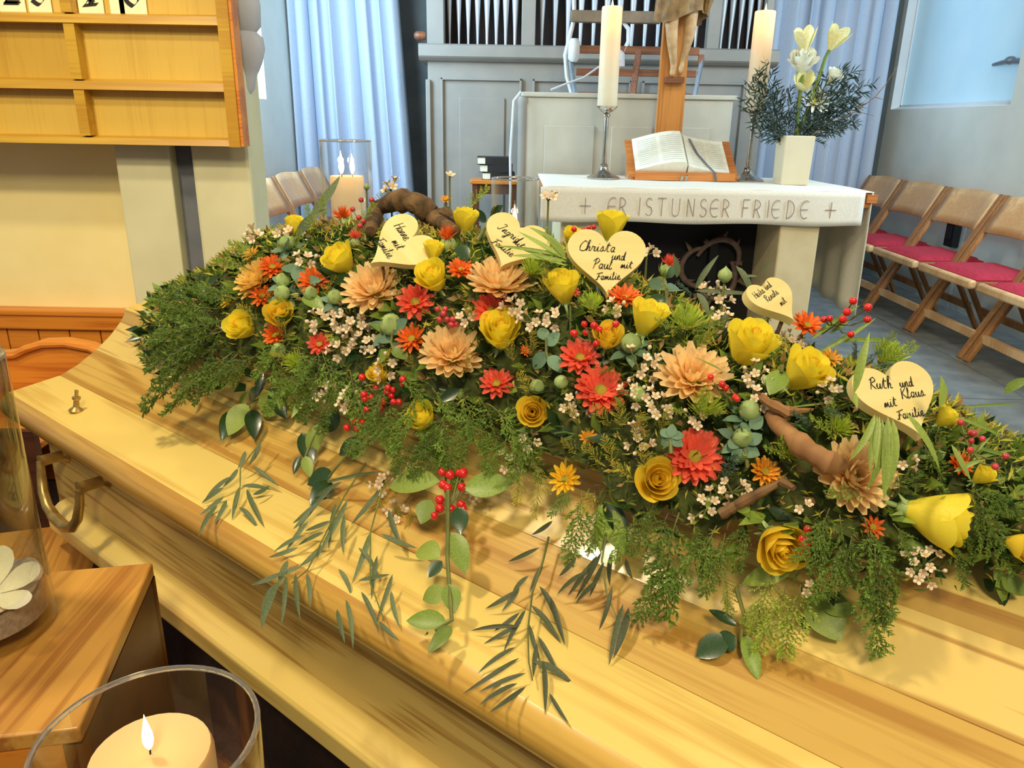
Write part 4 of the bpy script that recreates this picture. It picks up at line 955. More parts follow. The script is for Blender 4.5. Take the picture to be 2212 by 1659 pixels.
c4 = [A0, A1, A1 + lf * .42, A0 + lf * .42]
for i in range(4): part('side_panel', sd(c4[i], c4[(i + 1) % 4]), M_PEWD if i == 0 else M_PEW, t, smooth=False)  # first side takes the dark wood as painted shade
# tall cylinder glass with sand and flower on the table
gc = onz(112, 1352, TZ); GR = .082; G0 = Vector((gc.x - GR * .985, gc.y - GR * .12, TZ))
def cylglass(t, r, h, th=.004, base=.012, n=48, m_=None):
    part('rim', MB().tube([((r - th * .5) * cos(k * pi / 24), (r - th * .5) * sin(k * pi / 24), h - .001) for k in range(49)], th * .62, 8, False), M_GLASSR, t, label='rounded glass rim')
    part('glass', MB().lathe([(.001, 0), (r - .004, 0), (r, .004), (r, h - .002), (r - th * .5, h), (r - th, h - .002), (r - th, base + .003), (r - th - .004, base), (.001, base)], n, cap=False), m_ or M_GLASS, t)
t = thing('glass_vase', 'tall glass cylinder with lilac sand on the brown table', 'glass vase', G0 + Vector((0, 0, .001)))
cylglass(t, GR, .36, .005, .02, m_=M_GLASSB)
s_ = thing('sand_layer', 'lilac sand filling the bottom of the tall glass cylinder', 'sand', G0 + Vector((0, 0, .0225)))
def sandtop(s, tt): a = s * 2 * pi; r = tt * (GR - .0065); return (r * cos(a), r * sin(a), .030 + .012 * cos(a - .6) * tt + .003 * sin(7 * a) * tt)
part('sand', MB().grid(sandtop, 36, 5).lathe([(GR - .0065, 0), (GR - .0065, .030)], 36), M_SAND, s_, fix=False); 
fl_ = thing('cloth_flower', 'white cloth flower bloom lying on sand in the glass cylinder', 'flower', frame_z(G0 + Vector((.034, -.018, .068)), Vector((.3, -.3, .8))) @ S(.036))
for k in range(6): ob('petal', AMPW, fl_, RZ(k * pi / 3) @ RY(radians(35)) @ S(1, 1, .8))
rp_ = thing('red_petal', 'red petal lying beside the white bloom in the glass cylinder', 'petal', frame_z(G0 + Vector((.030, -.052, .055)), Vector((.3, -.8, .5))) @ S(.024))
part('blade', cup_petal(.3, .9, 1.1, .8, .2, 3), M_RED, rp_, fix=False)
# candles in glasses
def glass_candle(gl, cl, C, r, h, cr, ch_, nf=1, fs=1.0, e_=.6, fo=None):
    t = thing('candle_glass', gl, 'candle glass', C); cylglass(t, r, h)
    k = thing('candle', cl, 'candle', C + Vector((0, 0, .0135)))
    if nf == 1: part('wax_body', MB().lathe([(cr * .96, 0), (cr, .006), (cr, ch_ - .008), (cr * .95, ch_), (cr * .8, ch_ - .001), (cr * .3, ch_ - .004), (.001, ch_ - .004)], 32), M_WAXP, k)
    else:
        part('wax_body', MB().lathe([(cr * .96, 0), (cr, .006), (cr, ch_ - .09)], 32), M_WAX, k)
        part('glowing_top', MB().lathe([(cr, ch_ - .09), (cr, ch_ - .006), (cr * .95, ch_), (cr * .84, ch_ - .004), (cr * .78, ch_ - .03), (.001, ch_ - .05)], 32, cap=False), M_WAXG, k)
    for i in range(nf):
        o = fo[i] if fo else (0, 0); flame(k, fs * (1 - .12 * i), T(o[0], o[1], ch_ + .004)); point(C + Vector((o[0], o[1], ch_ + .05)), e_)
fg = onz(322, 1652, .68); fg = Vector((-.292, .499, 0)); 
t = thing('candle_plinth', 'round dark plinth carrying the big glass candle at the bottom edge', 'plinth', Vector((fg.x, fg.y, FZ)))
part('top', MB().lathe([(.11, .345), (.115, .35), (.115, .365), (.11, .37)], 32), M_PEW, t); part('post', MB().lathe([(.10, 0), (.10, .02), (.05, .05), (.05, .345)], 24), M_PEWD, t)
glass_candle('large clear candle glass with rounded rim at the bottom edge', 'thick cream pillar candle burning in the large glass at the bottom edge', Vector((fg.x, fg.y, FZ + .371)), .0875, .250, .049, .219, 1, .72, .05)
for (px, py, y, r, h, gl, cl, nf, cr, ch_, fo, fs) in ((745, 303, 2.25, .072, .30, 'tall candle glass behind the coffin in front of the left curtain', 'broad cream candle with two flames in the tall glass', 2, .048, .19, ((-.014, 0), (.016, .004)), 1.3),
        (1113, 385, 2.25, .068, .24, 'candle glass behind the coffin between the books and the altar', 'candle with one flame in the glass below the books', 1, .04, .085, None, 1.3)):
    P = ony(px, py, y); C = Vector((P.x, y, P.z - h))
    t = thing('candle_stand', 'slim dark stand behind the coffin under the ' + ('two flame' if nf == 2 else 'one flame') + ' candle glass', 'stand', Vector((C.x, C.y, FZ)))
    hh = C.z - FZ - .001
    part('post', MB().lathe([(.09, 0), (.09, .02), (.02, .04), (.016, hh - .03), (.03, hh - .012)], 20), M_PEWD, t); part('plate', MB().lathe([(.08, hh - .012), (.082, hh - .004), (.08, hh)], 28), M_PEWD, t)
    glass_candle(gl, cl, C, r, h, cr, ch_, nf, fs, .8, fo)
M_HUSK = mat('dry_husk', srgb(196, 160, 104), .8, srgb(150, 112, 66), 40, trans=.2)
# ================================================================== THE FLOWER SPRAY ON THE COFFIN
ZR = [(.0, .77), (.06, .79), (.17, .84), (.30, .885), (.37, .91), (.46, .965), (.54, 1.0), (.74, 1.03), (1.0, 1.04), (1.18, 1.03), (1.30, .995), (1.38, .965), (1.45, .945), (1.6, .935), (1.75, .88), (1.9, .84), (2.02, .80)]
VN = [(.0, .3), (.15, .25), (.26, .19), (.43, .165), (.52, .18), (.68, .195), (.9, .185), (1.04, .195), (1.18, .225), (1.27, .215), (1.35, .205), (1.43, .19), (1.52, .215), (1.63, .215), (1.70, .25), (1.77, .28), (2.0, .32)]
def mound(u, v, k=1.0):
    base = lid(v)
    if u < .05 or u > 2.0: return base
    vn = lerp(VN, u); t = (VC - v) / (VC - vn + .02) if v < VC else (v - VC) / (.63 - VC)
    if abs(t) >= 1: return base
    return max(base, base + (lerp(ZR, u) - base) * k * (1 - t * t) ** .6)
def hit(px, py, fn=None, h=0.0):
    d = ray(px, py); best = None
    for i in range(90, 700):
        p = CC + d * (i * .004); q = CMI @ p
        z = (mound(q.x, q.y) if fn is None else fn(q)) + h
        if p.z <= z: return p
        if q.y > .36 and fn is None:
            g = p.z - z
            if best is None or g < best[0]: best = (g, p)
            if q.y > .45: break
    return best[1] if best else p
def hitlid(px, py, h): return hit(px, py, lambda q: lid(q.y), h)
def nrm(P, out=.0):
    q = CMI @ P; e = .02; f = lambda u, v: mound(u, v)
    n = Vector((f(q.x - e, q.y) - f(q.x + e, q.y), f(q.x, q.y - e) - f(q.x, q.y + e), 2 * e)); n.normalize()
    return (CM.to_3x3() @ n)
# moss bed
def bedf(s, t):
    u = .12 + 1.87 * s; v = lerp(VN, u) + (.60 - lerp(VN, u)) * t; n = .010 * sin(u * 61 + v * 37) + .008 * sin(u * 113 - v * 91)
    z = mound(u, v, .80); z = max(lid(v) + .002, z + n * min(1, (z - lid(v)) * 20))
    return CM @ Vector((u, v, z))
bed = ob('moss_bed', MB().grid(bedf, 110, 36).mesh('moss_bed', M_MOSS, True, False, None))
tag(bed, 'dark green moss bed hidden under the flowers of the coffin spray', 'moss bed'); bed['kind'] = 'stuff'
# short leaves and needles nobody could count, all over the bed
def undergrowth(nm, label, m_, n, ln, wd, seed, u0=.14, u1=1.98, lift=.0, kk=.86):
    rnd = random.Random(seed); mb = MB()
    for i in range(n):
        u = rnd.uniform(u0, u1); v = rnd.uniform(lerp(VN, u) - .01, .60); z = mound(u, v, kk)
        if z - lid(v) < .012: continue
        P = CM @ Vector((u, v, z - .01 + lift)); N_ = nrm(P)
        d = (N_ * rnd.uniform(.15, 1.0) + Vector((rnd.gauss(0, .7), rnd.gauss(0, .7), rnd.gauss(0, .35)))).normalized()
        L = ln * rnd.uniform(.6, 1.3); sd = d.cross(Vector((rnd.uniform(-1, 1), rnd.uniform(-1, 1), rnd.uniform(-1, 1)))).normalized() * wd * L; up = d.cross(sd).normalized() * L * .08
        mb.add([P, P + d * L * .45 - sd + up, P + d * L - up, P + d * L * .45 + sd + up, P + d * L * .45], [(0, 4, 1), (1, 4, 2), (0, 3, 4), (3, 2, 4)])
    o = ob(nm, mb.mesh(nm, m_, True, False, None)); tag(o, label, 'greenery'); o['kind'] = 'stuff'
undergrowth('leaf_filling', 'small dark green leaves filling the gaps between the flowers of the spray', GREENS['dark'], 2200, .035, .22, 5)
undergrowth('leaf_filling', 'small mid green leaves filling the gaps between the flowers of the spray', GREENS['mid'], 2200, .032, .20, 6, lift=.004)
undergrowth('needle_filling', 'fine fern needles filling the gaps between the flowers of the spray', GREENS['fern'], 11000, .020, .06, 7, lift=.002, kk=.93)
undergrowth('twig_filling', 'thin olive heath tips filling the gaps between the flowers of the spray', GREENS['olive'], 7000, .015, .10, 8, lift=.008, kk=.95)

undergrowth('husk_filling', 'tiny tan husks and dry heath bits between the flowers of the spray', M_HUSK, 2600, .014, .22, 9, lift=.006, kk=.96)
def gapof(P):
    q = CMI @ P; return (P.z - mound(q.x, q.y, .8)) if q.y > .27 else 0
def stemdown(t, P):
    g = gapof(P)
    if g > .03:
        iv = t.matrix_basis.inverted(); top = iv @ (P - t.matrix_basis.to_3x3() @ Vector((0, 0, .8))); bot = iv @ (P - Vector((0, 0, g + .02)))
        part('stem', MB().tube([top, top * .5 + bot * .5, bot], .0017 / t.matrix_basis.to_scale().x, 5), GREENS['stem'], t)
    return t
LM = []   # landmarks: px, py, phrase
# ------------------------------------------------------------------ hearts
HP = [(0, -.52)]
def heartpoly(n=30):
    out = []
    for i in range(n * 2):
        t = -pi + 2 * pi * (i) / (n * 2)
        x = 16 * sin(t) ** 3; y = 13 * cos(t) - 5 * cos(2*t) - 2 * cos(3*t) - cos(4*t)
        out.append((x / 33.0, (y + 2.2) / 33.0 * 1.02))
    return out
CUR = {'a': [[(.75, .75), (.35, .8), (.12, .4), (.35, .02), (.7, .35), (.78, .8), (.72, .15), (1, .08)]], 'c': [[(.8, .7), (.35, .8), (.1, .35), (.4, 0), (1, .2)]], 'h': [[(.1, .1), (.35, 1.2), (.45, 1.7), (.2, 1.6), (.15, 0), (.35, .7), (.65, .7), (.65, .1), (1, .1)]],
       'r': [[(0, .1), (.2, .85), (.35, .7), (.7, .75), (.6, .1), (1, .1)]], 'i': [[(0, .1), (.4, .8), (.4, .1), (.9, .1)], [(.5, 1.15), (.55, 1.22)]], 's': [[(0, .1), (.5, .9), (.6, .2), (.15, .05)], [(.6, .2), (1, .15)]],
       't': [[(0, .1), (.5, 1.5), (.4, .2), (.9, .1)], [(.15, 1.05), (.9, 1.1)]], 'u': [[(0, .3), (.15, .8), (.2, .1), (.6, .2), (.75, .8), (.75, .1), (1, .1)]], 'n': [[(0, .1), (.2, .8), (.2, .05), (.5, .8), (.7, .7), (.75, .1), (1, .1)]],
       'd': [[(.7, .7), (.2, .7), (.1, .2), (.5, .05), (.8, 1.6), (.75, .1), (1, .1)]], 'l': [[(0, .1), (.5, 1.2), (.35, 1.6), (.2, .2), (.5, 0), (.9, .2)]], 'm': [[(0, .1), (.15, .8), (.15, .05), (.35, .8), (.45, .1), (.7, .8), (.8, .1), (1, .1)]],
       'e': [[(0, .2), (.5, .4), (.5, .8), (.15, .7), (.1, .1), (.6, 0), (1, .2)]], 'g': [[(.7, .7), (.2, .7), (.15, .1), (.6, .1), (.75, .8), (.65, -.7), (.2, -.6), (1, .1)]], 'k': [[(.15, 1.5), (.2, 0)], [(.8, .8), (.25, .4), (.8, .05), (1, .1)]],
       'C': [[(1, 1.3), (.6, 1.6), (.1, .9), (.2, .1), (.8, 0), (1.1, .3)]], 'P': [[(.3, 0), (.5, 1.6)], [(.1, 1.2), (.6, 1.7), (1, 1.3), (.45, .7)]], 'F': [[(.4, 0), (.6, 1.3), (.3, .1), (0, .2)], [(.1, 1.3), (1.3, 1.55)], [(.3, .7), (.9, .75)]],
       'R': [[(.2, 0), (.3, 1.5)], [(0, 1.3), (.6, 1.7), (.9, 1.2), (.3, .8), (1, .0)]], 'K': [[(.25, 1.6), (.2, 0)], [(.95, 1.6), (.22, .75)], [(.3, .8), (1, .0)]], 'I': [[(.2, 1.5), (.8, 1.6), (.4, .1), (0, .3)]], 'H': [[(.2, 1.6), (.2, 0)], [(1, 1.6), (.9, 0)], [(.1, .8), (1, .8)]], 'A': [[(0, 0), (.6, 1.6), (1, 0)], [(.2, .6), (.9, .6)]]}
def heart(label, px, py, wpx, rot, fx, fy, lines, h=.0, hid=None, rise=0.0, hs=.165):
    P = hit(px, py); dd = ray(px, py)
    n = face(fx, fy); up = (sin(radians(rot)) * CR + cos(radians(rot)) * CU)
    P = P - dd.normalized() * rise
    y = (up - n * up.dot(n)).normalized(); x = y.cross(n)
    sz = wpx * depth(P) / FPX
    t = thing('wooden_heart', label, 'heart sign', Matrix(((x.x, y.x, n.x, P.x), (x.y, y.y, n.y, P.y), (x.z, y.z, n.z, P.z), (0, 0, 0, 1))), 'pale wooden hearts with handwriting')
    poly = [(a * sz, b * sz) for a, b in heartpoly()]
    part('heart_board', MB().prism(poly, -.0055, .0055, 'z'), M_HEART, t, bevel=.0015)
    dn = t.matrix_basis.to_3x3().inverted() @ Vector((0, 0, -1)); p_ = Vector((0, -.30 * sz, -.008))
    part('peg', MB().tube([p_, p_ + (dn + Vector((0, 0, -.8))).normalized() * .06], .0025, 6), M_TWIG, t)
    for txt, lx, ly, lh, ang in lines:
        m = MB(); cxp = 0; c_, s_ = cos(radians(ang)), sin(radians(ang)); sl = .25
        for ch in txt:
            if ch == ' ': cxp += .6; continue
            w_ = .95 if ch.isupper() else (.95 if ch in 'm' else .5 if ch in 'il' else .72)
            for stk in CUR[ch]:
                q = [((cxp + a * w_ + sl * b) * lh, b * lh) for a, b in smooth_pts(stk, 3)]
                m.tube([(lx * sz + (a * c_ - b * s_) * sz, ly * sz + (a * s_ + b * c_) * sz, .0056) for a, b in q], [.0062 * sz * (.75 + .5 * (k % 4) / 3) for k in range(len(q))], 4, False)
            cxp += w_ * 1.04
        part('handwriting', m, M_INK, t, smooth=False, fix=False)
    return t
heart('tilted wooden heart leaning over the peach bloom, furthest from the altar', 862, 536, 158, 50, -.1, .45, [('Hanne', -.34, .13, .085, -3), ('mit', -.12, -.04, .08, -3), ('Familie', -.30, -.2, .08, -3)], rise=.03)
heart('wooden heart with grass blades across it in front of the one flame candle', 1108, 530, 150, 24, .12, .38, [('Ingrid', -.32, .12, .085, -14), ('mit', -.02, .0, .07, -14), ('Familie', -.3, -.14, .075, -14)], rise=.03)
heart('upright wooden heart facing the camera below the embroidered altar cloth', 1310, 570, 176, 2, .05, .30, [('Christa', -.35, .14, .085, -1), ('und', .05, .03, .075, 0), ('Paul', -.2, -.10, .085, 0), ('mit', .16, -.08, .065, 2), ('Familie', -.15, -.25, .062, 4)], rise=.04)
heart('half hidden wooden heart leaning before the altar leg', 1672, 655, 128, -22, .25, .55, [('Heike und', -.36, .16, .08, 12), ('Renate', -.2, .02, .08, 12), ('mit', .0, -.14, .08, 12)], rise=.03)
heart('large wooden heart in front of the blue fir at the right end', 1940, 868, 200, -10, .12, .48, [('Ruth', -.30, .18, .085, -8), ('und', .06, .13, .075, -4), ('Klaus', .0, -.0, .08, -4), ('mit', -.24, -.06, .07, -2), ('Familie', -.17, -.22, .068, -2)], rise=.04)
LM += [(862, 536, 'the tilted heart'), (1108, 530, 'the heart behind grass blades'), (1310, 570, 'the upright heart'), (1672, 655, 'the half hidden heart'), (1940, 868, 'the largest heart')]
# ------------------------------------------------------------------ roses: px, py, width, facing x, y, kind, openness, label, landmark
ROSES = [
 (738, 566, 66, -.45, .65, 'a', 1.2, 'open yellow rose pointing up left between safflowers and the tilted heart', 'the rose left of the tilted heart'),
 (936, 545, 44, .10, .92, 'a', .3, 'slim yellow rose bud standing in front of the tilted heart', None),
 (937, 603, 66, -.25, .55, 'a', 1.2, 'yellow rose directly below the slim bud at the tilted heart', 'the rose under the tilted heart'),
 (1004, 480, 54, .12, .93, 'a', .8, 'tall yellow rose standing between the two rear hearts', 'the tall rose between hearts'),
 (1216, 625, 70, -.2, .82, 'a', .8, 'yellow rose just left below the upright heart', 'the rose left of the upright heart'),
 (1320, 492, 64, .08, .94, 'a', .6, 'yellow rose rising behind the upright heart in front of the embroidery', 'the rose behind the upright heart'),
 (1397, 692, 74, .25, .85, 'a', .6, 'lemon yellow rose over the round grey green bud', 'the lemon rose below the upright heart'),
 (1081, 722, 82, .0, .62, 'a', .9, 'full yellow rose above the peach bloom in the middle', 'the full rose in the middle'),
 (527, 708, 60, -.35, .35, 'a', .5, 'yellow rose furthest to the left above the hanging fern', 'the leftmost rose'),
 (606, 684, 58, .05, .55, 'b', .9, 'yellow rose half veiled by heath right of the leftmost one', None),
 (1312, 732, 58, .05, .6, 'b', .9, 'dull yellow rose behind red berries and a coral bloom', 'the rose behind the red berries'),
 (1615, 752, 98, .22, .72, 'a', .9, 'large yellow rose with one petal bent right below the half hidden heart', 'the large rose with a bent petal'),
 (1733, 808, 92, .35, .6, 'a', 1.1, 'large yellow rose between the bent petal rose and the largest heart', 'the rose left of the largest heart'),
 (1151, 891, 60, -.05, .10, 'b', 1.0, 'small round yellow rose looking straight at the camera', 'the small round rose'),
 (914, 908, 62, -.35, .55, 'a', .5, 'yellow rose half covered by fern above the broad leaves', 'the rose half covered by fern'),
 (1417, 1038, 84, .05, .22, 'b', 1.0, 'yellow rose with deep centre left of the big coral bloom', 'the rose with deep centre'),
 (1680, 1172, 100, .0, -.30, 'b', .9, 'yellow rose nodding forward with red berries beside it', 'the nodding rose'),
 (2015, 1116, 122, .82, -.25, 'a', .6, 'large pale yellow rose lying sideways towards the right', 'the rose lying sideways'),
 (820, 812, 44, -.3, .6, 'b', .5, 'small yellow rose bud among the red berry cluster', 'the rose bud among berries'),
 (636, 488, 38, .1, .9, 'a', .5, 'small yellow rose below the folding chairs at the back left', 'the small back rose'),
 (2120, 1030, 42, .4, .6, 'a', .4, 'small yellow rose at the far right beyond the orange bloom', 'the small far right rose'),
 (2204, 1178, 66, .5, -.2, 'b', .9, 'yellow rose cut off by the right picture edge', 'the rose at the edge'),
 (1663, 672, 34, .1, .8, 'b', .4, 'tiny yellow rose bud in front of the half hidden heart', None),
 (2040, 905, 44, .5, .7, 'a', .6, 'yellow rose peeping out behind the largest heart', None),
 (1236, 516, 42, .2, .7, 'a', .9, 'yellow rose mostly hidden behind the top of the upright heart', None),
]
for px, py, wd, fx, fy, kd, op, lb, lm in ROSES:
    P = hit(px, py); P = P - ray(px, py).normalized() * .012
    stemdown(rose(lb, P, face(fx, fy), wd * .56 * depth(P) / FPX, op, kd), P)
    if lm: LM.append((px, py, lm))
# ------------------------------------------------------------------ chrysanthemums
B, M_, S_ = R_BIG, R_MID, R_SML
LIME = [(20, 25, .9, .06), (20, 45, .92, .08), (16, 62, .9, .08), (12, 78, .86, .06)]
MUMS = [
 (805, 622, 136, -.15, .6, 'peach', B, 'peach chrysanthemum under the tip of the tilted heart', 'the peach bloom under the tilted heart'),
 (1082, 608, 150, .05, .85, 'peach', B, 'peach chrysanthemum under the heart with grass blades', 'the peach bloom under the grass blade heart'),
 (978, 762, 142, .05, .55, 'peach', B, 'peach chrysanthemum in the middle left of the full yellow rose', 'the middle peach bloom'),
 (1498, 812, 160, -.02, .6, 'peach', B, 'peach chrysanthemum with green centre above the green bloom head', 'the peach bloom with green centre'),
 (1848, 1030, 170, .1, .35, 'peach', B, 'peach chrysanthemum beside the driftwood under hanging blades', 'the peach bloom by the driftwood'),
 (552, 602, 104, -.45, .5, 'cream', B, 'yellow cream chrysanthemum at the upper left edge', 'the cream bloom'),
 (896, 650, 86, .0, .35, 'coral', M_, 'coral chrysanthemum below the rose under the tilted heart', 'the coral bloom under the back roses'),
 (1064, 668, 92, .1, .6, 'coral', M_, 'coral chrysanthemum wedged between peach bloom and full yellow rose', None),
 (888, 730, 68, -.2, .3, 'orange', M_, 'orange red chrysanthemum left of the middle peach bloom', 'the orange red bloom'),
 (1252, 770, 94, -.1, .5, 'coral', M_, 'coral chrysanthemum with yellow eye beneath the berries, upper of two', 'the upper coral pair bloom'),
 (1298, 840, 112, .05, .45, 'coral', B[:3], 'big coral chrysanthemum, lower of the touching pair', 'the lower coral pair bloom'),
 (1072, 826, 78, -.1, .5, 'coral', M_, 'coral chrysanthemum above the small round rose', 'the coral bloom above the round rose'),
 (1502, 985, 122, .0, .3, 'coral', B[:3], 'large coral chrysanthemum right of the rose with deep centre', 'the large coral bloom'),
 (690, 742, 56, .0, .4, 'coral', M_, 'small coral chrysanthemum left of the waxflowers', None),
 (676, 606, 72, .1, .45, 'orange', M_, 'orange chrysanthemum below the rose left of the tilted heart', 'the orange bloom left'),
 (588, 574, 62, .2, .5, 'orange', M_, 'orange chrysanthemum overlapping the yellow cream bloom', None),
 (566, 638, 56, .1, .4, 'orange', M_, 'orange chrysanthemum below the yellow cream bloom', None),
 (594, 722, 60, -.1, .4, 'orange', M_, 'orange chrysanthemum below the veiled yellow rose', None),
 (996, 580, 62, .1, .6, 'orange', M_, 'orange chrysanthemum between the two rear hearts', None),
 (1350, 640, 76, .0, .75, 'orange', M_, 'rusty orange chrysanthemum right under the upright heart', 'the rusty bloom under the upright heart'),
 (1745, 700, 72, .1, .6, 'orange', M_, 'orange chrysanthemum right of the half hidden heart', 'the orange bloom at the half hidden heart'),
 (1220, 1034, 72, -.3, .3, 'lemon', M_, 'lemon yellow chrysanthemum at the lower edge beside olive heath', 'the lemon yellow bloom'),
 (1655, 1018, 72, .05, .4, 'amber', M_, 'amber chrysanthemum above the brown twig', 'the amber bloom'),
 (1270, 945, 44, .0, .6, 'amber', S_, 'small amber chrysanthemum in the olive heath', None),
 (1797, 772, 48, .2, .5, 'amber', S_, 'small amber chrysanthemum behind the rose near the largest heart', None),
 (1788, 808, 42, .2, .4, 'coral', S_, 'small red chrysanthemum beside the rose near the largest heart', None),
 (1888, 1138, 54, .1, .3, 'orange', S_, 'small orange red chrysanthemum in the dark fern left of the sideways rose', 'the small orange red bloom'),
 (2076, 1002, 60, .3, .4, 'orange', M_, 'orange chrysanthemum at the far right below the largest heart', 'the far right orange bloom'),
 (489, 650, 34, -.5, .3, 'lemon', S_, 'small yellow chrysanthemum at the left edge above the fern', None),
 (541, 548, 44, -.4, .6, 'amber', S_, 'small amber chrysanthemum above the yellow cream bloom', None),
 (1238, 628, 34, .4, .4, 'coral', S_, 'small red chrysanthemum beside the rose at the upright heart', None),
 (1135, 758, 30, .5, .4, 'orange', S_, 'tiny orange chrysanthemum right of the full yellow rose', None),
 (1520, 884, 104, .1, .75, 'lime', LIME, 'lime green spidery bloom below the peach bloom with green centre', 'the lime bloom in the middle'),
 (1482, 698, 104, .0, .8, 'lime', LIME, 'lime green spidery bloom between the lemon rose and the large rose', 'the lime bloom by the lemon rose'),
 (1702, 974, 86, .1, .6, 'lime', LIME, 'lime green spidery bloom over the thick driftwood', 'the lime bloom on the driftwood'),
 (1812, 925, 74, .1, .6, 'lime', LIME, 'lime green spidery bloom left below the largest heart', None),
 (1915, 775, 108, .3, .8, 'lime', LIME, 'lime green spidery bloom behind the largest heart before the floor', 'the lime bloom at the floor'),
 (1280, 660, 72, .0, .7, 'lime', LIME, 'lime green spidery bloom below the upright heart', None),
 (1150, 585, 70, .1, .7, 'lime', LIME, 'lime green spidery bloom under the grass blades', None),
 (640, 785, 66, -.2, .5, 'lime', LIME, 'lime green spidery bloom above the broad leaves at the left', None),
 (963, 430, 26, .0, .6, 'amber', S_, 'tiny amber chrysanthemum standing tall behind the spray', None),
]
for px, py, wd, fx, fy, cl, rg, lb, lm in MUMS:
    P = hit(px, py); P = P - ray(px, py).normalized() * .008
    stemdown(mum(lb, P, face(fx, fy), wd * .52 * depth(P) / FPX, cl, rg, group='chrysanthemums in the coffin spray', dome=1.0 if wd < 130 else .9), P)
    if lm: LM.append((px, py, lm))
for px, py, wd, fx, fy, m_, lb in [(740, 463, 46, .0, .75, M_ORNG, 'bright orange safflower tuft below the two flame candle'), (768, 510, 32, .1, .8, M_CORAL, 'red orange safflower tuft left of the tilted heart'), (967, 508, 48, .0, .7, M_ORNG, 'orange safflower tuft left below the tall rose'), (1446, 566, 40, .15, .85, M_CORAL, 'orange safflower tuft on a green bud right of the upright heart')]:
    P = hit(px, py); tuft(lb, P, face(fx, fy), wd * .62 * depth(P) / FPX, m_)
LM += [(740, 463, 'the bright orange safflower'), (1446, 575, 'the safflower by the upright heart')]
for px, py, wd, fx, fy, lb, cl in [(612, 606, 34, .0, .5, 'green safflower bud above another between the orange blooms', 1), (610, 634, 36, -.2, .4, 'green safflower bud below another between the orange blooms', 1), (672, 634, 34, .2, .4, 'green safflower bud overlapping the orange bloom', 0), (724, 642, 34, .0, .5, 'green safflower bud above the waxflowers left of the peach bloom', 1), (602, 757, 34, .2, .3, 'green safflower bud at the left above the broad leaves', 0),
   (1362, 742, 46, -.1, .7, 'round grey green bud under the lemon rose', 1), (1566, 596, 32, .0, .9, 'green safflower bud in front of the black altar recess', 0), (1620, 888, 50, .05, .8, 'pointed pale green safflower bud above the round one at the driftwood', 1), (1605, 946, 46, .0, .2, 'round pale green safflower bud facing the camera by the driftwood', 1), (845, 702, 50, .0, .4, 'grey green bud between waxflowers and the orange red bloom', 1),
   (1160, 836, 34, .0, .5, 'small green bud right of the coral bloom above the round rose', 0), (1212, 826, 32, .2, .4, 'small green bud left of the lower coral pair bloom', 0), (1378, 852, 36, .0, .4, 'pale green bud among waxflowers right of the coral pair', 0), (620, 525, 34, .0, .6, 'pale green bud at the back left below the small rose', 1), (792, 404, 14, .2, .8, 'tiny green bud standing beside the two flame candle', 0), (1660, 824, 30, .2, .3, 'green bud under the rose near the driftwood', 0)]:
    P = hit(px, py); P = P - ray(px, py).normalized() * .008; stemdown(bud(lb, P, face(fx, fy), wd * .5 * depth(P) / FPX, cl), P)
# ------------------------------------------------------------------ label helper: places by the nearest landmark
USED = set()
def near(px, py, base):
    c = sorted(LM, key=lambda l: (l[0] - px) ** 2 + (l[1] - py) ** 2)
    for l in c:
        dx, dy = px - l[0], py - l[1]; d = math.hypot(dx, dy)
        a = (degrees8(dx, dy))
        for s in ((a,) if d > 45 else (a, 'over')):
            t = '%s %s %s' % (base, s, l[2])
            if t not in USED and len(t.split()) <= 16: USED.add(t); return t
    return base
def degrees8(dx, dy):
    a = math.degrees(atan2(-dy, dx)) % 360
    return ['right of', 'up right of', 'above', 'up left of', 'left of', 'down left of', 'below', 'down right of'][int((a + 22.5) // 45) % 8]
# ------------------------------------------------------------------ waxflowers: px, py, radius px, count
for px, py, r, n in [(694, 690, 30, 9), (770, 696, 40, 14), (735, 742, 30, 9), (790, 736, 34, 11), (706, 850, 24, 7), (762, 868, 28, 8), (1112, 655, 24, 7), (1150, 692, 26, 8), (1385, 790, 36, 11), (1376, 842, 28, 7), (1420, 876, 34, 10), (1636, 808, 28, 7), (1716, 732, 28, 7), (1530, 1092, 34, 9), (1584, 1060, 30, 7), (1738, 1092, 14, 2), (2004, 1222, 36, 14), (1376, 950, 28, 7), (1550, 690, 28, 6), (1535, 622, 20, 5), (620, 500, 24, 7), (546, 505, 16, 4), (842, 398, 18, 5), (972, 378, 8, 2), (1018, 1060, 24, 6),
     (1330, 660, 22, 5), (1200, 690, 22, 5), (1240, 880, 26, 6), (1500, 900, 22, 5), (1790, 840, 24, 6), (1640, 860, 18, 4), (830, 790, 24, 6), (660, 560, 20, 5), (1010, 690, 18, 4), (1140, 950, 24, 5), (1100, 1000, 26, 6), (1560, 640, 20, 5), (1960, 1000, 16, 3), (1400, 540, 16, 5), (1185, 425, 14, 5), (820, 1040, 22, 6), (850, 1110, 24, 6), (1755, 1265, 16, 2)]:
    P = hit(px, py); P = P - ray(px, py).normalized() * .016
    ax = (face(random.uniform(-.3, .3), .45) + nrm(P) * .4).normalized()
    waxsprig(near(px, py, 'cream waxflower sprig'), P, ax, r * 1.15 * depth(P) / FPX, n, 10.5 * depth(P) / FPX, 'waxflower sprigs in the coffin spray', gapof(P))
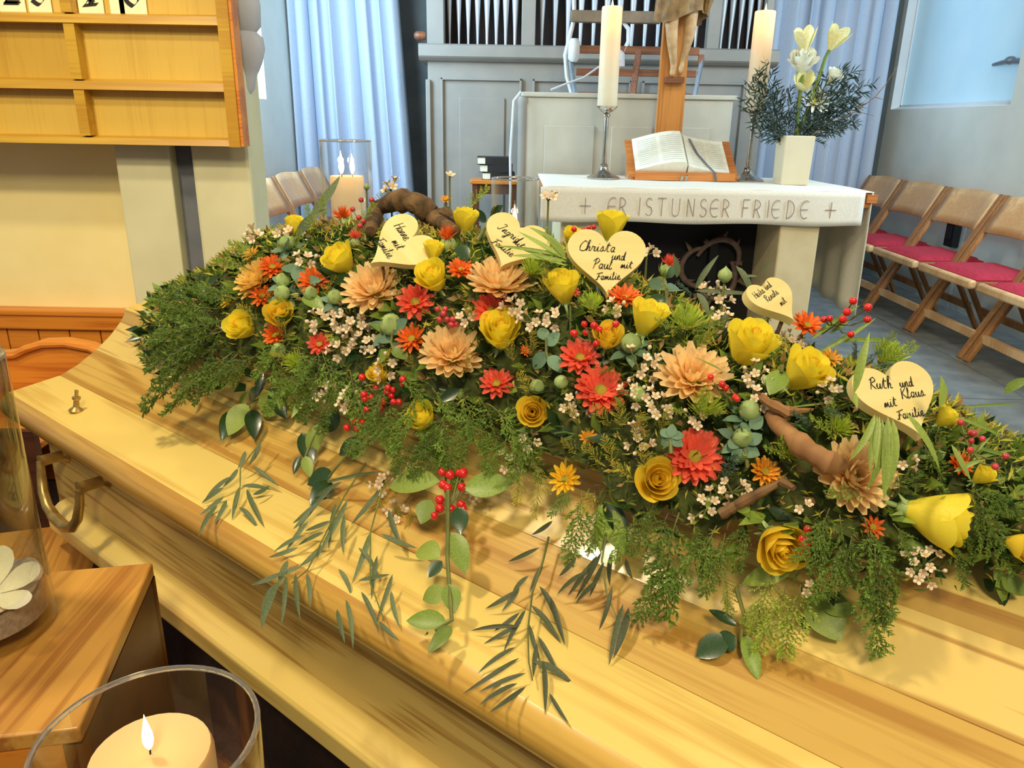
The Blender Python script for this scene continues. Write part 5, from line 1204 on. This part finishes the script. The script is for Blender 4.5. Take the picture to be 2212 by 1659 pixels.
# ------------------------------------------------------------------ berries
def bset(label, rt, pts, rpx, pink=False, h=.02):
    R0 = hit(*rt); q = []
    for p in pts:
        a = hit(*p); q.append(a - ray(*p).normalized() * (h + random.uniform(0, .012)))
    berries(label, R0, q, rpx * depth(R0) / FPX, pink)
bset('large red berry cluster beside the small rose bud', (830, 880), [(782, 815), (786, 852), (788, 862), (812, 838), (836, 846), (850, 842), (866, 834), (870, 820), (850, 868), (862, 868), (792, 884), (822, 880), (828, 868), (802, 858), (845, 855), (838, 838)], 7.5)
bset('four red berries above the glossy dark leaves', (775, 960), [(749, 924), (772, 924), (765, 908), (782, 912)], 8.5)
bset('red berry sprig standing before the blue stone floor', (1775, 720), [(1843, 650), (1875, 664), (1830, 674), (1821, 690), (1792, 688), (1874, 690), (1780, 690), (1838, 722)], 8, h=.05)
bset('red berries between the rose and the upper coral pair bloom', (1285, 760), [(1283, 703), (1295, 712), (1266, 718), (1315, 714), (1330, 700), (1288, 742), (1262, 700), (1240, 720)], 8)
bset('row of red berries behind the upright heart', (1262, 530), [(1240, 495), (1262, 498), (1272, 492), (1283, 490), (1266, 505)], 6)
bset('pair of red berries beside the nodding rose', (1725, 1190), [(1745, 1143), (1734, 1165), (1738, 1186), (1742, 1178)], 10)
bset('dark red berries at the far right before the stone floor', (2090, 1010), [(2075, 912), (2096, 935), (2103, 936), (2122, 948), (2098, 952), (2096, 972), (2172, 985), (2150, 1008)], 7, True, .05)
bset('pink red berries below the coral bloom in the middle', (970, 720), [(945, 668), (958, 678), (966, 690), (975, 702), (950, 690), (962, 668), (985, 700), (978, 690)], 7, True)
bset('red berries behind the tilted heart near the two flame candle', (790, 520), [(780, 432), (803, 432), (775, 470), (785, 478), (778, 488), (762, 452)], 6.5, True)
bset('red berries beside the peach bloom with green centre', (1580, 880), [(1535, 815), (1567, 838), (1588, 858), (1592, 862), (1560, 830)], 8)
# ------------------------------------------------------------------ driftwood and twigs
def wood(nm, label, pix, rad, m_, n=9, rise=.0):
    pts = [hit(x, y) - ray(x, y).normalized() * (rise + h_) for x, y, h_ in pix]
    t = thing(nm, label, 'driftwood', Vector(pts[0])); q = [p - pts[0] for p in pts]
    fine = [];
    for i in range(len(q) - 1):
        for k in range(4): f = k / 4; fine.append(q[i] * (1 - f) + q[i+1] * f)
    fine.append(q[-1]); rr = [rad[min(int(i / 4), len(rad) - 1)] * (1 - (i % 4) / 4) + rad[min(int(i / 4) + 1, len(rad) - 1)] * (i % 4) / 4 for i in range(len(fine))]
    rr = [r * depth(pts[0]) / FPX * random.uniform(.8, 1.15) for r in rr]
    part('trunk', MB().tube(fine, rr, n), m_, t); return t, pts[0]
wood('bark_root', 'twisted grey brown root arching behind the tilted heart', [(800, 500, 0), (815, 450, .02), (860, 432, .03), (905, 440, .03), (935, 470, .02), (985, 500, .0)], [14, 20, 26, 24, 20, 12], M_BARK)
wood('bark_root', 'bark strip beside the twisted root behind the tall rose', [(930, 460, 0), (965, 462, .02), (995, 480, 0)], [10, 14, 8], M_BARK, 7)
wood('driftwood', 'thick pale driftwood branch running down to the peach bloom', [(1655, 890, .0), (1690, 925, .03), (1740, 970, .04), (1790, 1000, .04), (1820, 1005, .03)], [10, 20, 24, 26, 14], M_DRIFT)
wood('driftwood', 'dark brown curled bark above the thick driftwood branch', [(1630, 845, .0), (1660, 870, .03), (1700, 890, .03), (1755, 885, .0)], [4, 10, 13, 3], M_DRIFT, 7)
t, p0 = wood('driftwood', 'forked brown twig with a cut end below the amber bloom', [(1555, 1112, .03), (1590, 1092, .03), (1650, 1060, .03), (1700, 1035, .02)], [12, 12, 10, 8], M_TWIG, 8)
a = hit(1690, 1040) - ray(1690, 1040).normalized() * .03; b = hit(1715, 1055) - ray(1715, 1055).normalized() * .035
part('fork', MB().tube([a - p0, b - p0], [.005, .003], 6), M_TWIG, t)
# ------------------------------------------------------------------ green bloom heads, fir, heath, fern
def sprig(c, base, px, py, tx, ty, Lpx=None, name='fern_sprig', cat='fern', grp=None, h=.0, h2=.03, lab=None, lidb=False, lidt=False):
    A = (hitlid(px, py, h) if lidb else hit(px, py) - ray(px, py).normalized() * h)
    Bt = (hitlid(tx, ty, h2) if lidt else None)
    if Bt is None:
        d = ray(tx, ty); Bt = CC + d * (depth(A) / d.dot(CF)); Bt = Bt - d.normalized() * h2
    d = Bt - A
    return fern(lab or near((px + tx) / 2, (py + ty) / 2, base), A, d, d.length * 1.12, c, grp, (-CF * .6 + Vector((0, 0, .8))), name, cat)
G1 = 'asparagus fern sprigs hanging from the spray'
for px, py, tx, ty in [(480, 660, 330, 640), (500, 690, 320, 700), (480, 640, 370, 605), (500, 720, 300, 760), (490, 740, 290, 840), (500, 760, 340, 860), (520, 770, 400, 850), (540, 780, 440, 830), (460, 690, 345, 660), (560, 760, 470, 800), (520, 640, 420, 620), (450, 740, 330, 800)]:
    sprig('fern', 'feathery green fern sprig', px, py, tx, ty, grp=G1, h=.01, h2=.01)
for px, py, tx, ty in [(640, 800, 560, 880), (700, 790, 640, 900), (730, 830, 690, 930), (850, 820, 790, 900), (900, 850, 840, 960), (870, 900, 760, 960), (960, 880, 900, 990), (1010, 880, 990, 980), (1030, 860, 1090, 960), (1080, 900, 1140, 1000), (960, 940, 880, 1020), (1050, 930, 1040, 1010), (620, 740, 540, 800), (700, 760, 620, 830), (820, 900, 740, 960), (1000, 930, 940, 1010), (930, 960, 850, 1010), (1090, 940, 1060, 1020)]:
    sprig('fern', 'feathery green fern sprig', px, py, tx, ty, grp=G1, h=.015, h2=.015)
for px, py, tx, ty in [(1450, 1110, 1400, 1240), (1480, 1110, 1420, 1330), (1540, 1130, 1450, 1280), (1560, 1150, 1520, 1280), (1420, 1090, 1360, 1190), (1500, 1120, 1530, 1240), (1600, 1120, 1580, 1230), (1440, 1180, 1385, 1340), (1250, 1060, 1225, 1210), (1280, 1080, 1290, 1190), (1230, 1050, 1190, 1110)]:
    sprig('fern', 'feathery dark green fern sprig', px, py, tx, ty, grp=G1, h=.02, h2=.01)
for px, py, tx, ty in [(700, 760, 760, 880), (760, 800, 800, 920), (880, 860, 960, 970), (930, 840, 1020, 920), (1000, 840, 1060, 960), (1060, 880, 1170, 960), (840, 860, 850, 990), (960, 900, 1000, 1040), (1100, 920, 1180, 1020), (900, 930, 980, 1010), (640, 750, 690, 860), (590, 760, 660, 880), (860, 800, 930, 860), (790, 900, 860, 960), (1370, 1120, 1340, 1210), (1140, 920, 1120, 1030)]:
    sprig('fernb', 'bright green fern sprig', px, py, tx, ty, grp='bright fern sprigs in the lower middle', h=.02, h2=.02)
for px, py, tx, ty in [(1800, 1100, 1760, 1230), (1820, 1110, 1850, 1260), (1860, 1120, 1900, 1300), (1880, 1150, 1960, 1290), (1840, 1160, 1800, 1290), (1900, 1180, 1890, 1340), (1880, 1240, 1900, 1420), (1780, 1130, 1720, 1200), (1930, 1130, 1990, 1230), (1870, 1080, 1800, 1060), (1810, 1180, 1760, 1290), (1920, 1060, 1990, 1020), (1850, 1240, 1930, 1340)]:
    sprig('fern', 'feathery dark green fern sprig', px, py, tx, ty, grp=G1, h=.02, h2=.012)
for px, py, tx, ty in [(2040, 1100, 2120, 1200), (2080, 1080, 2180, 1180), (2090, 1050, 2210, 1110), (1990, 960, 2060, 1060), (2000, 1000, 2040, 950), (2060, 1150, 2100, 1260), (2100, 1120, 2200, 1230), (1960, 950, 2020, 920)]:
    sprig('fern', 'feathery green fern sprig', px, py, tx, ty, grp=G1, h=.015, h2=.02)
for px, py, tx, ty in [(1660, 1230, 1640, 1370), (1690, 1260, 1660, 1410), (1720, 1260, 1700, 1420), (1660, 1300, 1610, 1340), (1560, 1240, 1590, 1330)]:
    sprig('fernl', 'yellow green fern sprig', px, py, tx, ty, grp='light fern sprigs', h=.02, h2=.01, lidt=False)
for px, py, tx, ty in [(1500, 905, 1520, 850), (1490, 900, 1460, 880), (1520, 900, 1560, 880), (1480, 730, 1480, 650), (1470, 720, 1430, 690), (1490, 720, 1540, 690), (1690, 990, 1700, 950), (1700, 990, 1735, 970), (1690, 980, 1665, 965), (1790, 940, 1800, 880), (1800, 950, 1770, 900), (1290, 690, 1270, 640), (1290, 690, 1330, 660), (1890, 770, 1920, 720), (1900, 790, 1970, 740), (1920, 800, 1975, 800), (700, 480, 690, 430), (680, 500, 660, 450), (820, 460, 835, 400), (1010, 460, 1040, 400), (780, 480, 800, 440), (560, 560, 500, 520), (545, 580, 470, 560), (1200, 560, 1190, 500), (1190, 600, 1165, 560), (640, 540, 640, 500)]:
    sprig('fernl', 'pale green feathery sprig', px, py, tx, ty, name='green_spray', cat='greenery', grp='pale green sprays', h=.02, h2=.02)
for px, py, tx, ty in [(1320, 930, 1290, 880), (1340, 930, 1340, 870), (1370, 960, 1390, 900), (1300, 1010, 1270, 960), (1320, 1010, 1310, 950), (1370, 1040, 1330, 1000), (1390, 1030, 1390, 970), (820, 800, 840, 760), (620, 740, 600, 690), (630, 780, 590, 760), (1110, 790, 1100, 740), (1140, 770, 1150, 720), (1000, 810, 1010, 770), (650, 720, 680, 680), (1420, 930, 1440, 890), (1250, 990, 1220, 950), (1250, 920, 1230, 880), (1170, 640, 1180, 590), (1150, 860, 1130, 810), (700, 640, 720, 600), (1500, 760, 1530, 720), (1720, 770, 1690, 730), (1030, 700, 1010, 660), (1450, 640, 1430, 600), (900, 800, 880, 770), (560, 700, 520, 660), (1290, 1060, 1260, 1100), (1160, 1000, 1180, 1060), (1130, 1010, 1110, 1080), (1170, 1040, 1150, 1110), (860, 1080, 870, 1160), (830, 1060, 800, 1150), (890, 1090, 900, 1170)]:
    sprig('olive', 'olive yellow heath sprig', px, py, tx, ty, name='heath_sprig', cat='greenery', grp='olive heath sprigs', h=.018, h2=.02)
for px, py, tx, ty in [(1860, 790, 1900, 760), (1850, 800, 1880, 800), (1870, 800, 1940, 790), (1850, 780, 1850, 740), (1760, 920, 1720, 890), (1830, 900, 1790, 880), (1560, 1040, 1590, 990), (600, 560, 620, 520), (1500, 640, 1470, 610)]:
    sprig('fir', 'blue green fir tip', px, py, tx, ty, name='fir_sprig', cat='greenery', grp='blue fir tips', h=.02, h2=.02)
# ------------------------------------------------------------------ sprays of narrow gum leaves lying over the lid
def Lp(px, py, h): return hitlid(px, py, h)
def gum(label, stem, leaves, cls='gum', wpx=9, h0=.05, h1=.012, name='gum_leaf_spray', group='hanging gum leaf sprays', yr=None):
    """stem: picture polyline from the flowers outwards; leaves: (x0, y0, x1, y1[, width])"""
    n = len(stem); y0, y1 = stem[0][1], stem[-1][1]
    hh = lambda y: h1 + (h0 - h1) * max(0, min(1, (y1 - y) / (y1 - y0 + 1e-6)))
    pts = [Lp(x, y, hh(y)) for x, y in stem]
    t = thing(name, label, 'leaf spray', Vector(pts[0]), group); inv = Matrix.Translation(-pts[0])
    part('stem', MB().tube([p - pts[0] for p in pts], [.0016 * (1 - .6 * i / n) for i in range(n)], 5), GREENS['stem'], t)
    for i, l in enumerate(leaves):
        a = Lp(l[0], l[1], hh(l[1])); b = Lp(l[2], l[3], max(.006, hh(l[3]) * .7))
        leaf_between(a, b, (l[4] if len(l) > 4 else wpx) * 1.15, NARROW[cls][i % 4], t, inv)
    return t
gum('gum leaf spray hanging furthest left over the coffin rim', [(575, 930), (560, 958), (519, 1012), (519, 1050), (508, 1096)],
    [(530, 974, 519, 1012), (500, 1029, 435, 1077), (514, 1012, 487, 1053), (484, 1053, 432, 1085), (484, 1072, 435, 1113), (470, 1091, 422, 1153), (489, 1080, 470, 1126), (519, 1050, 499, 1118), (522, 1050, 587, 1050), (533, 1056, 562, 1134), (516, 1096, 562, 1131), (546, 1007, 600, 1048), (563, 958, 541, 1007), (546, 1069, 587, 1052)])
gum('dense gum leaf spray hanging over the rim below the glossy leaves', [(790, 1000), (745, 1070), (705, 1150), (665, 1230), (630, 1260)],
    [(739, 1040, 671, 1080), (720, 1050, 636, 1140), (685, 1086, 633, 1134), (666, 1126, 614, 1189), (671, 1102, 636, 1145), (660, 1156, 587, 1186), (644, 1183, 574, 1208), (622, 1210, 598, 1267, 12), (617, 1235, 541, 1267, 10), (601, 1257, 552, 1349, 18), (701, 1175, 652, 1227, 12), (652, 1224, 590, 1246), (663, 1238, 674, 1303), (639, 1238, 641, 1335), (617, 1243, 614, 1335), (726, 1086, 707, 1181), (751, 1080, 690, 1200, 11), (745, 1110, 735, 1195), (731, 1229, 766, 1278), (700, 1150, 640, 1175), (715, 1125, 655, 1150)])
gum('gum leaf spray hanging between the dense spray and the berry stem', [(860, 1010), (825, 1060), (800, 1150), (800, 1260), (830, 1340)],
    [(823, 1056, 761, 1134, 10), (823, 1153, 899, 1189, 10), (774, 1183, 823, 1235), (774, 1254, 845, 1240), (780, 1278, 823, 1357), (818, 1341, 858, 1387), (747, 1295, 769, 1384), (728, 1316, 742, 1384), (848, 1240, 818, 1338), (845, 1276, 856, 1354), (800, 1150, 770, 1250, 11), (815, 1200, 800, 1290), (831, 1018, 652, 1048, 7), (840, 1100, 860, 1180, 11)])
gum('long gum leaf spray lying on the lid right of the berry stem', [(1185, 1160), (1173, 1212), (1150, 1280), (1140, 1360), (1142, 1430), (1150, 1470)],
    [(1165, 1183, 1093, 1217), (1142, 1244, 1100, 1280), (1118, 1275, 1050, 1318, 10), (1173, 1219, 1142, 1277), (1122, 1269, 1089, 1320), (1122, 1354, 1013, 1354), (1126, 1345, 1046, 1392), (1136, 1316, 1086, 1403), (1122, 1324, 1070, 1365), (1113, 1398, 1028, 1447), (1122, 1421, 1001, 1497), (1136, 1454, 1032, 1490), (1136, 1483, 1060, 1539), (1118, 1476, 1032, 1515), (1165, 1266, 1220, 1350, 11), (1190, 1290, 1218, 1390, 11), (1147, 1307, 1216, 1378, 11), (1144, 1349, 1162, 1432), (1151, 1429, 1249, 1465, 14), (1162, 1374, 1205, 1454, 10), (1173, 1429, 1184, 1534, 10), (1187, 1497, 1223, 1563, 8), (1194, 1125, 1147, 1161), (1160, 1390, 1150, 1460, 9)], 'gumd', 9, .03, .012)
gum('dark gum leaf spray hanging under the olive heath in the middle', [(1310, 1150), (1300, 1210), (1310, 1280), (1335, 1340)],
    [(1246, 1203, 1206, 1251), (1264, 1236, 1198, 1278), (1270, 1221, 1228, 1293), (1295, 1251, 1240, 1300), (1300, 1191, 1243, 1300), (1322, 1191, 1310, 1266), (1322, 1266, 1300, 1366), (1346, 1305, 1313, 1432, 12), (1358, 1312, 1334, 1420, 14), (1352, 1206, 1361, 1254), (1290, 1200, 1250, 1260), (1305, 1215, 1270, 1290)], 'gumd', 9, .06, .015)
# ------------------------------------------------------------------ broad leaf sprigs
def broad(label, stem, leaves, h0=.06, h1=.015, group='broad leaf sprigs', name='broad_leaf_sprig', free=False, stemr=.0024):
    n = len(stem); y0, y1 = stem[0][1], stem[-1][1]
    f = (lambda x, y, h: hit(x, y) - ray(x, y).normalized() * h) if free else Lp
    hh = lambda y: h1 + (h0 - h1) * max(0, min(1, (y1 - y) / (y1 - y0 + 1e-6)))
    pts = [f(x, y, hh(y)) for x, y in stem]
    t = thing(name, label, 'leaf sprig', Vector(pts[0]), group); inv = Matrix.Translation(-pts[0])
    part('stem', MB().tube([p - pts[0] for p in pts], [stemr * (1 - .4 * i / n) for i in range(n)], 6), GREENS['stem'], t)
    for i, (xa, ya, xb, yb, w_, c) in enumerate(leaves):
        a = f(xa, ya, hh(ya)); b = f(xb, yb, max(.01, hh(yb) * .9))
        leaf_between(a, b, w_ * 1.05, BROAD[c][i % 3], t, inv, W0=.56)
    return t
broad('sprig of pale and blackish broad leaves at the left lower edge', [(640, 840), (590, 850), (540, 870), (500, 890)], [(600, 845, 565, 905, 52, 'light'), (535, 872, 488, 938, 44, 'light'), (500, 888, 480, 945, 30, 'dark'), (545, 885, 550, 942, 34, 'dark'), (585, 845, 615, 905, 34, 'dark'), (570, 838, 522, 872, 30, 'dark'), (540, 845, 510, 880, 14, 'mid')], .07, .03)
broad('sprig of blackish leaves below the waxflowers at the left', [(720, 880), (690, 920), (670, 960), (650, 1010)], [(652, 935, 678, 1002, 38, 'dark'), (650, 985, 632, 1024, 16, 'dark'), (730, 885, 695, 940, 42, 'dark'), (690, 915, 668, 985, 36, 'light'), (660, 985, 668, 1030, 24, 'light')], .08, .03)
broad('two glossy dark leaves above the dense gum spray', [(800, 950), (760, 970), (710, 1030)], [(785, 950, 722, 982, 34, 'dark'), (720, 1022, 660, 1042, 40, 'dark'), (715, 1040, 672, 1086, 40, 'dark'), (790, 975, 745, 990, 22, 'mid')], .07, .03)
bs_ = broad('long hanging leafy stem with red berries near the middle of the lid', [(973, 1005), (968, 1060), (968, 1130), (966, 1200), (970, 1260), (976, 1340), (940, 1362)],
    [(950, 1040, 826, 1045, 56, 'light'), (1004, 1053, 1110, 1046, 56, 'mid'), (950, 1205, 892, 1172, 52, 'light'), (974, 1150, 1008, 1232, 46, 'mid'), (955, 1212, 922, 1245, 28, 'dark'), (965, 1275, 908, 1296, 42, 'light'), (990, 1095, 996, 1152, 38, 'dark'), (966, 1346, 876, 1334, 44, 'mid'), (975, 1352, 928, 1404, 30, 'mid'), (968, 1262, 984, 1322, 40, 'mid'), (930, 1080, 905, 1130, 40, 'mid'), (925, 1370, 915, 1368, 10, 'dark')], .08, .03, stemr=.0032)
q = []
for px, py in [(955, 1020), (972, 1026), (992, 1022), (1000, 1022), (957, 1047), (967, 1054), (997, 1052), (950, 1080), (950, 1098), (938, 1114), (996, 1090), (974, 1100), (1000, 1098)]: q.append(Lp(px, py, .085 - .03 * (py - 1010) / 100))
berries('bright red berries on the hanging leafy stem', Lp(970, 1130, .05), q, 10 * depth(q[0]) / FPX)
broad('pair of pale green leaves hanging left of the rose with deep centre', [(1345, 1010), (1320, 1040), (1298, 1090), (1292, 1120)], [(1316, 1045, 1384, 1104, 54, 'light'), (1296, 1088, 1346, 1196, 50, 'light'), (1292, 1120, 1300, 1190, 22, 'light'), (1306, 1080, 1360, 1170, 40, 'dark')], .10, .05)
broad('pale green leaf under the nodding rose', [(1740, 1210), (1712, 1232)], [(1714, 1230, 1596, 1258, 46, 'light')], .09, .06)
broad('large roundish pale leaf hanging above the bright lower edge', [(1745, 1220), (1760, 1260)], [(1750, 1285, 1822, 1380, 84, 'light'), (1770, 1290, 1850, 1330, 50, 'light'), (1755, 1330, 1730, 1360, 26, 'dark')], .08, .03)
broad('sprig with three dark leaves lying on the lid below the nodding rose', [(1590, 1270), (1608, 1330), (1600, 1385)], [(1592, 1352, 1530, 1314, 22, 'dark'), (1575, 1382, 1500, 1412, 52, 'dark'), (1590, 1375, 1548, 1398, 46, 'dark'), (1606, 1370, 1642, 1468, 36, 'mid')], .06, .012)
broad('leafy stem at the right edge of the picture hanging onto the lid', [(2140, 1190), (2160, 1230), (2178, 1262)], [(2148, 1215, 2176, 1312, 24, 'mid'), (2165, 1240, 2215, 1290, 40, 'mid'), (2180, 1265, 2160, 1322, 14, 'dark'), (2180, 1200, 2212, 1240, 40, 'dark')], .07, .02)
broad('green leaf left of the rose near the driftwood', [(1690, 790), (1688, 805)], [(1692, 800, 1664, 850, 44, 'mid')], .02, .02, free=True)
broad('dark leaves behind the fern at the upper left end', [(470, 640), (440, 610), (405, 605)], [(440, 612, 400, 598, 24, 'dark'), (450, 612, 470, 600, 18, 'dark'), (425, 610, 445, 640, 18, 'dark')], .02, .02, free=True)
broad('grey green leaves around the green buds in the orange blooms', [(660, 640), (640, 610), (640, 580)], [(650, 620, 690, 600, 30, 'grey'), (640, 590, 610, 570, 30, 'grey'), (640, 610, 650, 570, 30, 'grey'), (655, 640, 700, 665, 32, 'mid')], .015, .015, free=True)
broad('grey green leaves beside the grey green bud near the orange red bloom', [(860, 780), (845, 740), (850, 700)], [(845, 740, 815, 720, 34, 'grey'), (845, 720, 880, 690, 30, 'grey'), (850, 750, 880, 770, 34, 'mid'), (840, 760, 810, 780, 30, 'mid')], .015, .015, free=True)
broad('grey green leaves right of the full yellow rose', [(1190, 800), (1180, 760), (1180, 730)], [(1180, 760, 1150, 800, 30, 'grey'), (1180, 745, 1210, 720, 28, 'grey'), (1185, 770, 1215, 800, 30, 'grey'), (1180, 735, 1165, 705, 26, 'grey')], .015, .015, free=True)
broad('rosette of grey green leaves left of the large coral bloom', [(1450, 980), (1448, 950)], [(1448, 945, 1425, 925, 22, 'grey'), (1448, 945, 1455, 915, 22, 'grey'), (1450, 945, 1480, 935, 22, 'grey'), (1448, 948, 1425, 960, 22, 'grey'), (1450, 948, 1475, 965, 22, 'grey')], .03, .03, free=True)
broad('grey green leaves under the round pale bud by the driftwood', [(1615, 1010), (1610, 970)], [(1600, 965, 1570, 950, 30, 'grey'), (1605, 970, 1640, 985, 32, 'grey'), (1605, 970, 1585, 1000, 32, 'grey'), (1615, 960, 1645, 935, 30, 'grey'), (1620, 925, 1650, 900, 30, 'grey')], .012, .012, free=True)
broad('dark leaves at the foot of the safflower by the upright heart', [(1440, 660), (1440, 620), (1435, 600)], [(1440, 625, 1400, 600, 34, 'grey'), (1440, 630, 1475, 620, 32, 'grey'), (1435, 640, 1400, 660, 30, 'dark'), (1445, 600, 1460, 570, 18, 'grey')], .015, .015, free=True)
broad('dark leaves behind the tall rose at the back', [(1030, 520), (1060, 470), (1070, 445)], [(1050, 480, 1020, 450, 22, 'dark'), (1060, 470, 1085, 445, 24, 'dark'), (1050, 490, 1075, 500, 26, 'dark'), (990, 530, 1010, 560, 30, 'dark')], .01, .01, free=True)
broad('dark leaves in the gap below the orange chrysanthemum left', [(780, 600), (770, 590)], [(720, 590, 750, 615, 34, 'dark'), (770, 590, 745, 620, 30, 'dark'), (700, 570, 715, 590, 26, 'dark')], .012, .012, free=True)
# ------------------------------------------------------------------ long grass blades
def blades(label, lst, cls='light', wpx=14, h=.05, name='grass_blades', group='long grass blades'):
    A = hit(lst[0][0], lst[0][1]) - ray(lst[0][0], lst[0][1]).normalized() * h
    t = thing(name, label, 'grass', Vector(A), group); inv = Matrix.Translation(-A)
    for i, l in enumerate(lst):
        d0 = ray(l[0], l[1]); d1 = ray(l[2], l[3]); a = CC + d0 * (depth(A) / d0.dot(CF)); b = CC + d1 * ((depth(A) - .01) / d1.dot(CF))
        o = leaf_between(a, b, (l[4] if len(l) > 4 else wpx) * 1.1, NARROW[cls][i % 4], t, inv, facing=-CF + Vector((0, 0, .3))); o.name = 'blade'
    return t
blades('tuft of green blades hanging over the largest heart', [(1890, 895, 1848, 1000), (1895, 898, 1872, 1022), (1905, 905, 1900, 1072, 18), (1918, 900, 1912, 1082, 22), (1928, 905, 1938, 1062, 18), (1900, 900, 1885, 1010)], 'light', 14, .075)
blades('single upright green blade across the largest heart', [(1845, 850, 1876, 715, 18), (1850, 850, 1846, 880, 10)], 'light', 16, .085)
blades('pair of blades drooping right from the largest heart', [(1955, 890, 2050, 1012, 14), (2030, 880, 2046, 812, 16), (2060, 1020, 2130, 985, 10), (2055, 960, 2100, 1040, 12)], 'light', 12, .08)
blades('fan of grass blades across the heart before the one flame candle', [(1225, 560, 1118, 498, 10), (1222, 545, 1148, 482, 12), (1222, 555, 1062, 522, 8), (1225, 565, 1100, 545, 10), (1225, 575, 1112, 530, 8), (1222, 560, 1180, 500, 12)], 'light', 12, .06)
blades('broad curved grey green blade in front of the two flame candle', [(640, 515, 690, 440, 20), (672, 462, 742, 386, 20)], 'gum', 18, .02)
blades('curly grey green blades in front of the altar recess', [(1502, 625, 1548, 545, 12), (1462, 600, 1463, 548, 12), (1590, 575, 1640, 640, 14), (1500, 628, 1640, 634, 10), (1505, 632, 1540, 680, 14), (1530, 700, 1560, 740, 14), (1565, 655, 1555, 760, 12), (1640, 590, 1668, 560, 6), (1600, 600, 1636, 592, 6), (1555, 720, 1580, 690, 12)], 'gum', 12, .04)
blades('thin grey green blades above the small coral bloom at the right', [(1750, 735, 1860, 650, 10), (1770, 760, 1900, 690, 10), (1800, 740, 1950, 725, 10), (1790, 720, 1840, 690, 8)], 'mid', 10, .05)
blades('long thin grass at the far right edge before the floor', [(2060, 900, 2180, 940, 8), (2060, 950, 2220, 1000, 8), (2070, 1000, 2220, 960, 7), (2080, 1040, 2220, 1030, 8), (2090, 1060, 2220, 1080, 9), (2120, 1060, 2220, 1010, 9), (2170, 850, 2225, 805, 20), (2070, 880, 2215, 870, 5), (2080, 1000, 2140, 940, 10), (2050, 1045, 2160, 1055, 5)], 'mid', 8, .05)
blades('thin dry grass left of the driftwood', [(1560, 800, 1500, 770, 4), (1700, 880, 1840, 865, 4), (1770, 900, 1870, 860, 5), (1830, 890, 1860, 780, 4)], 'light', 5, .06)
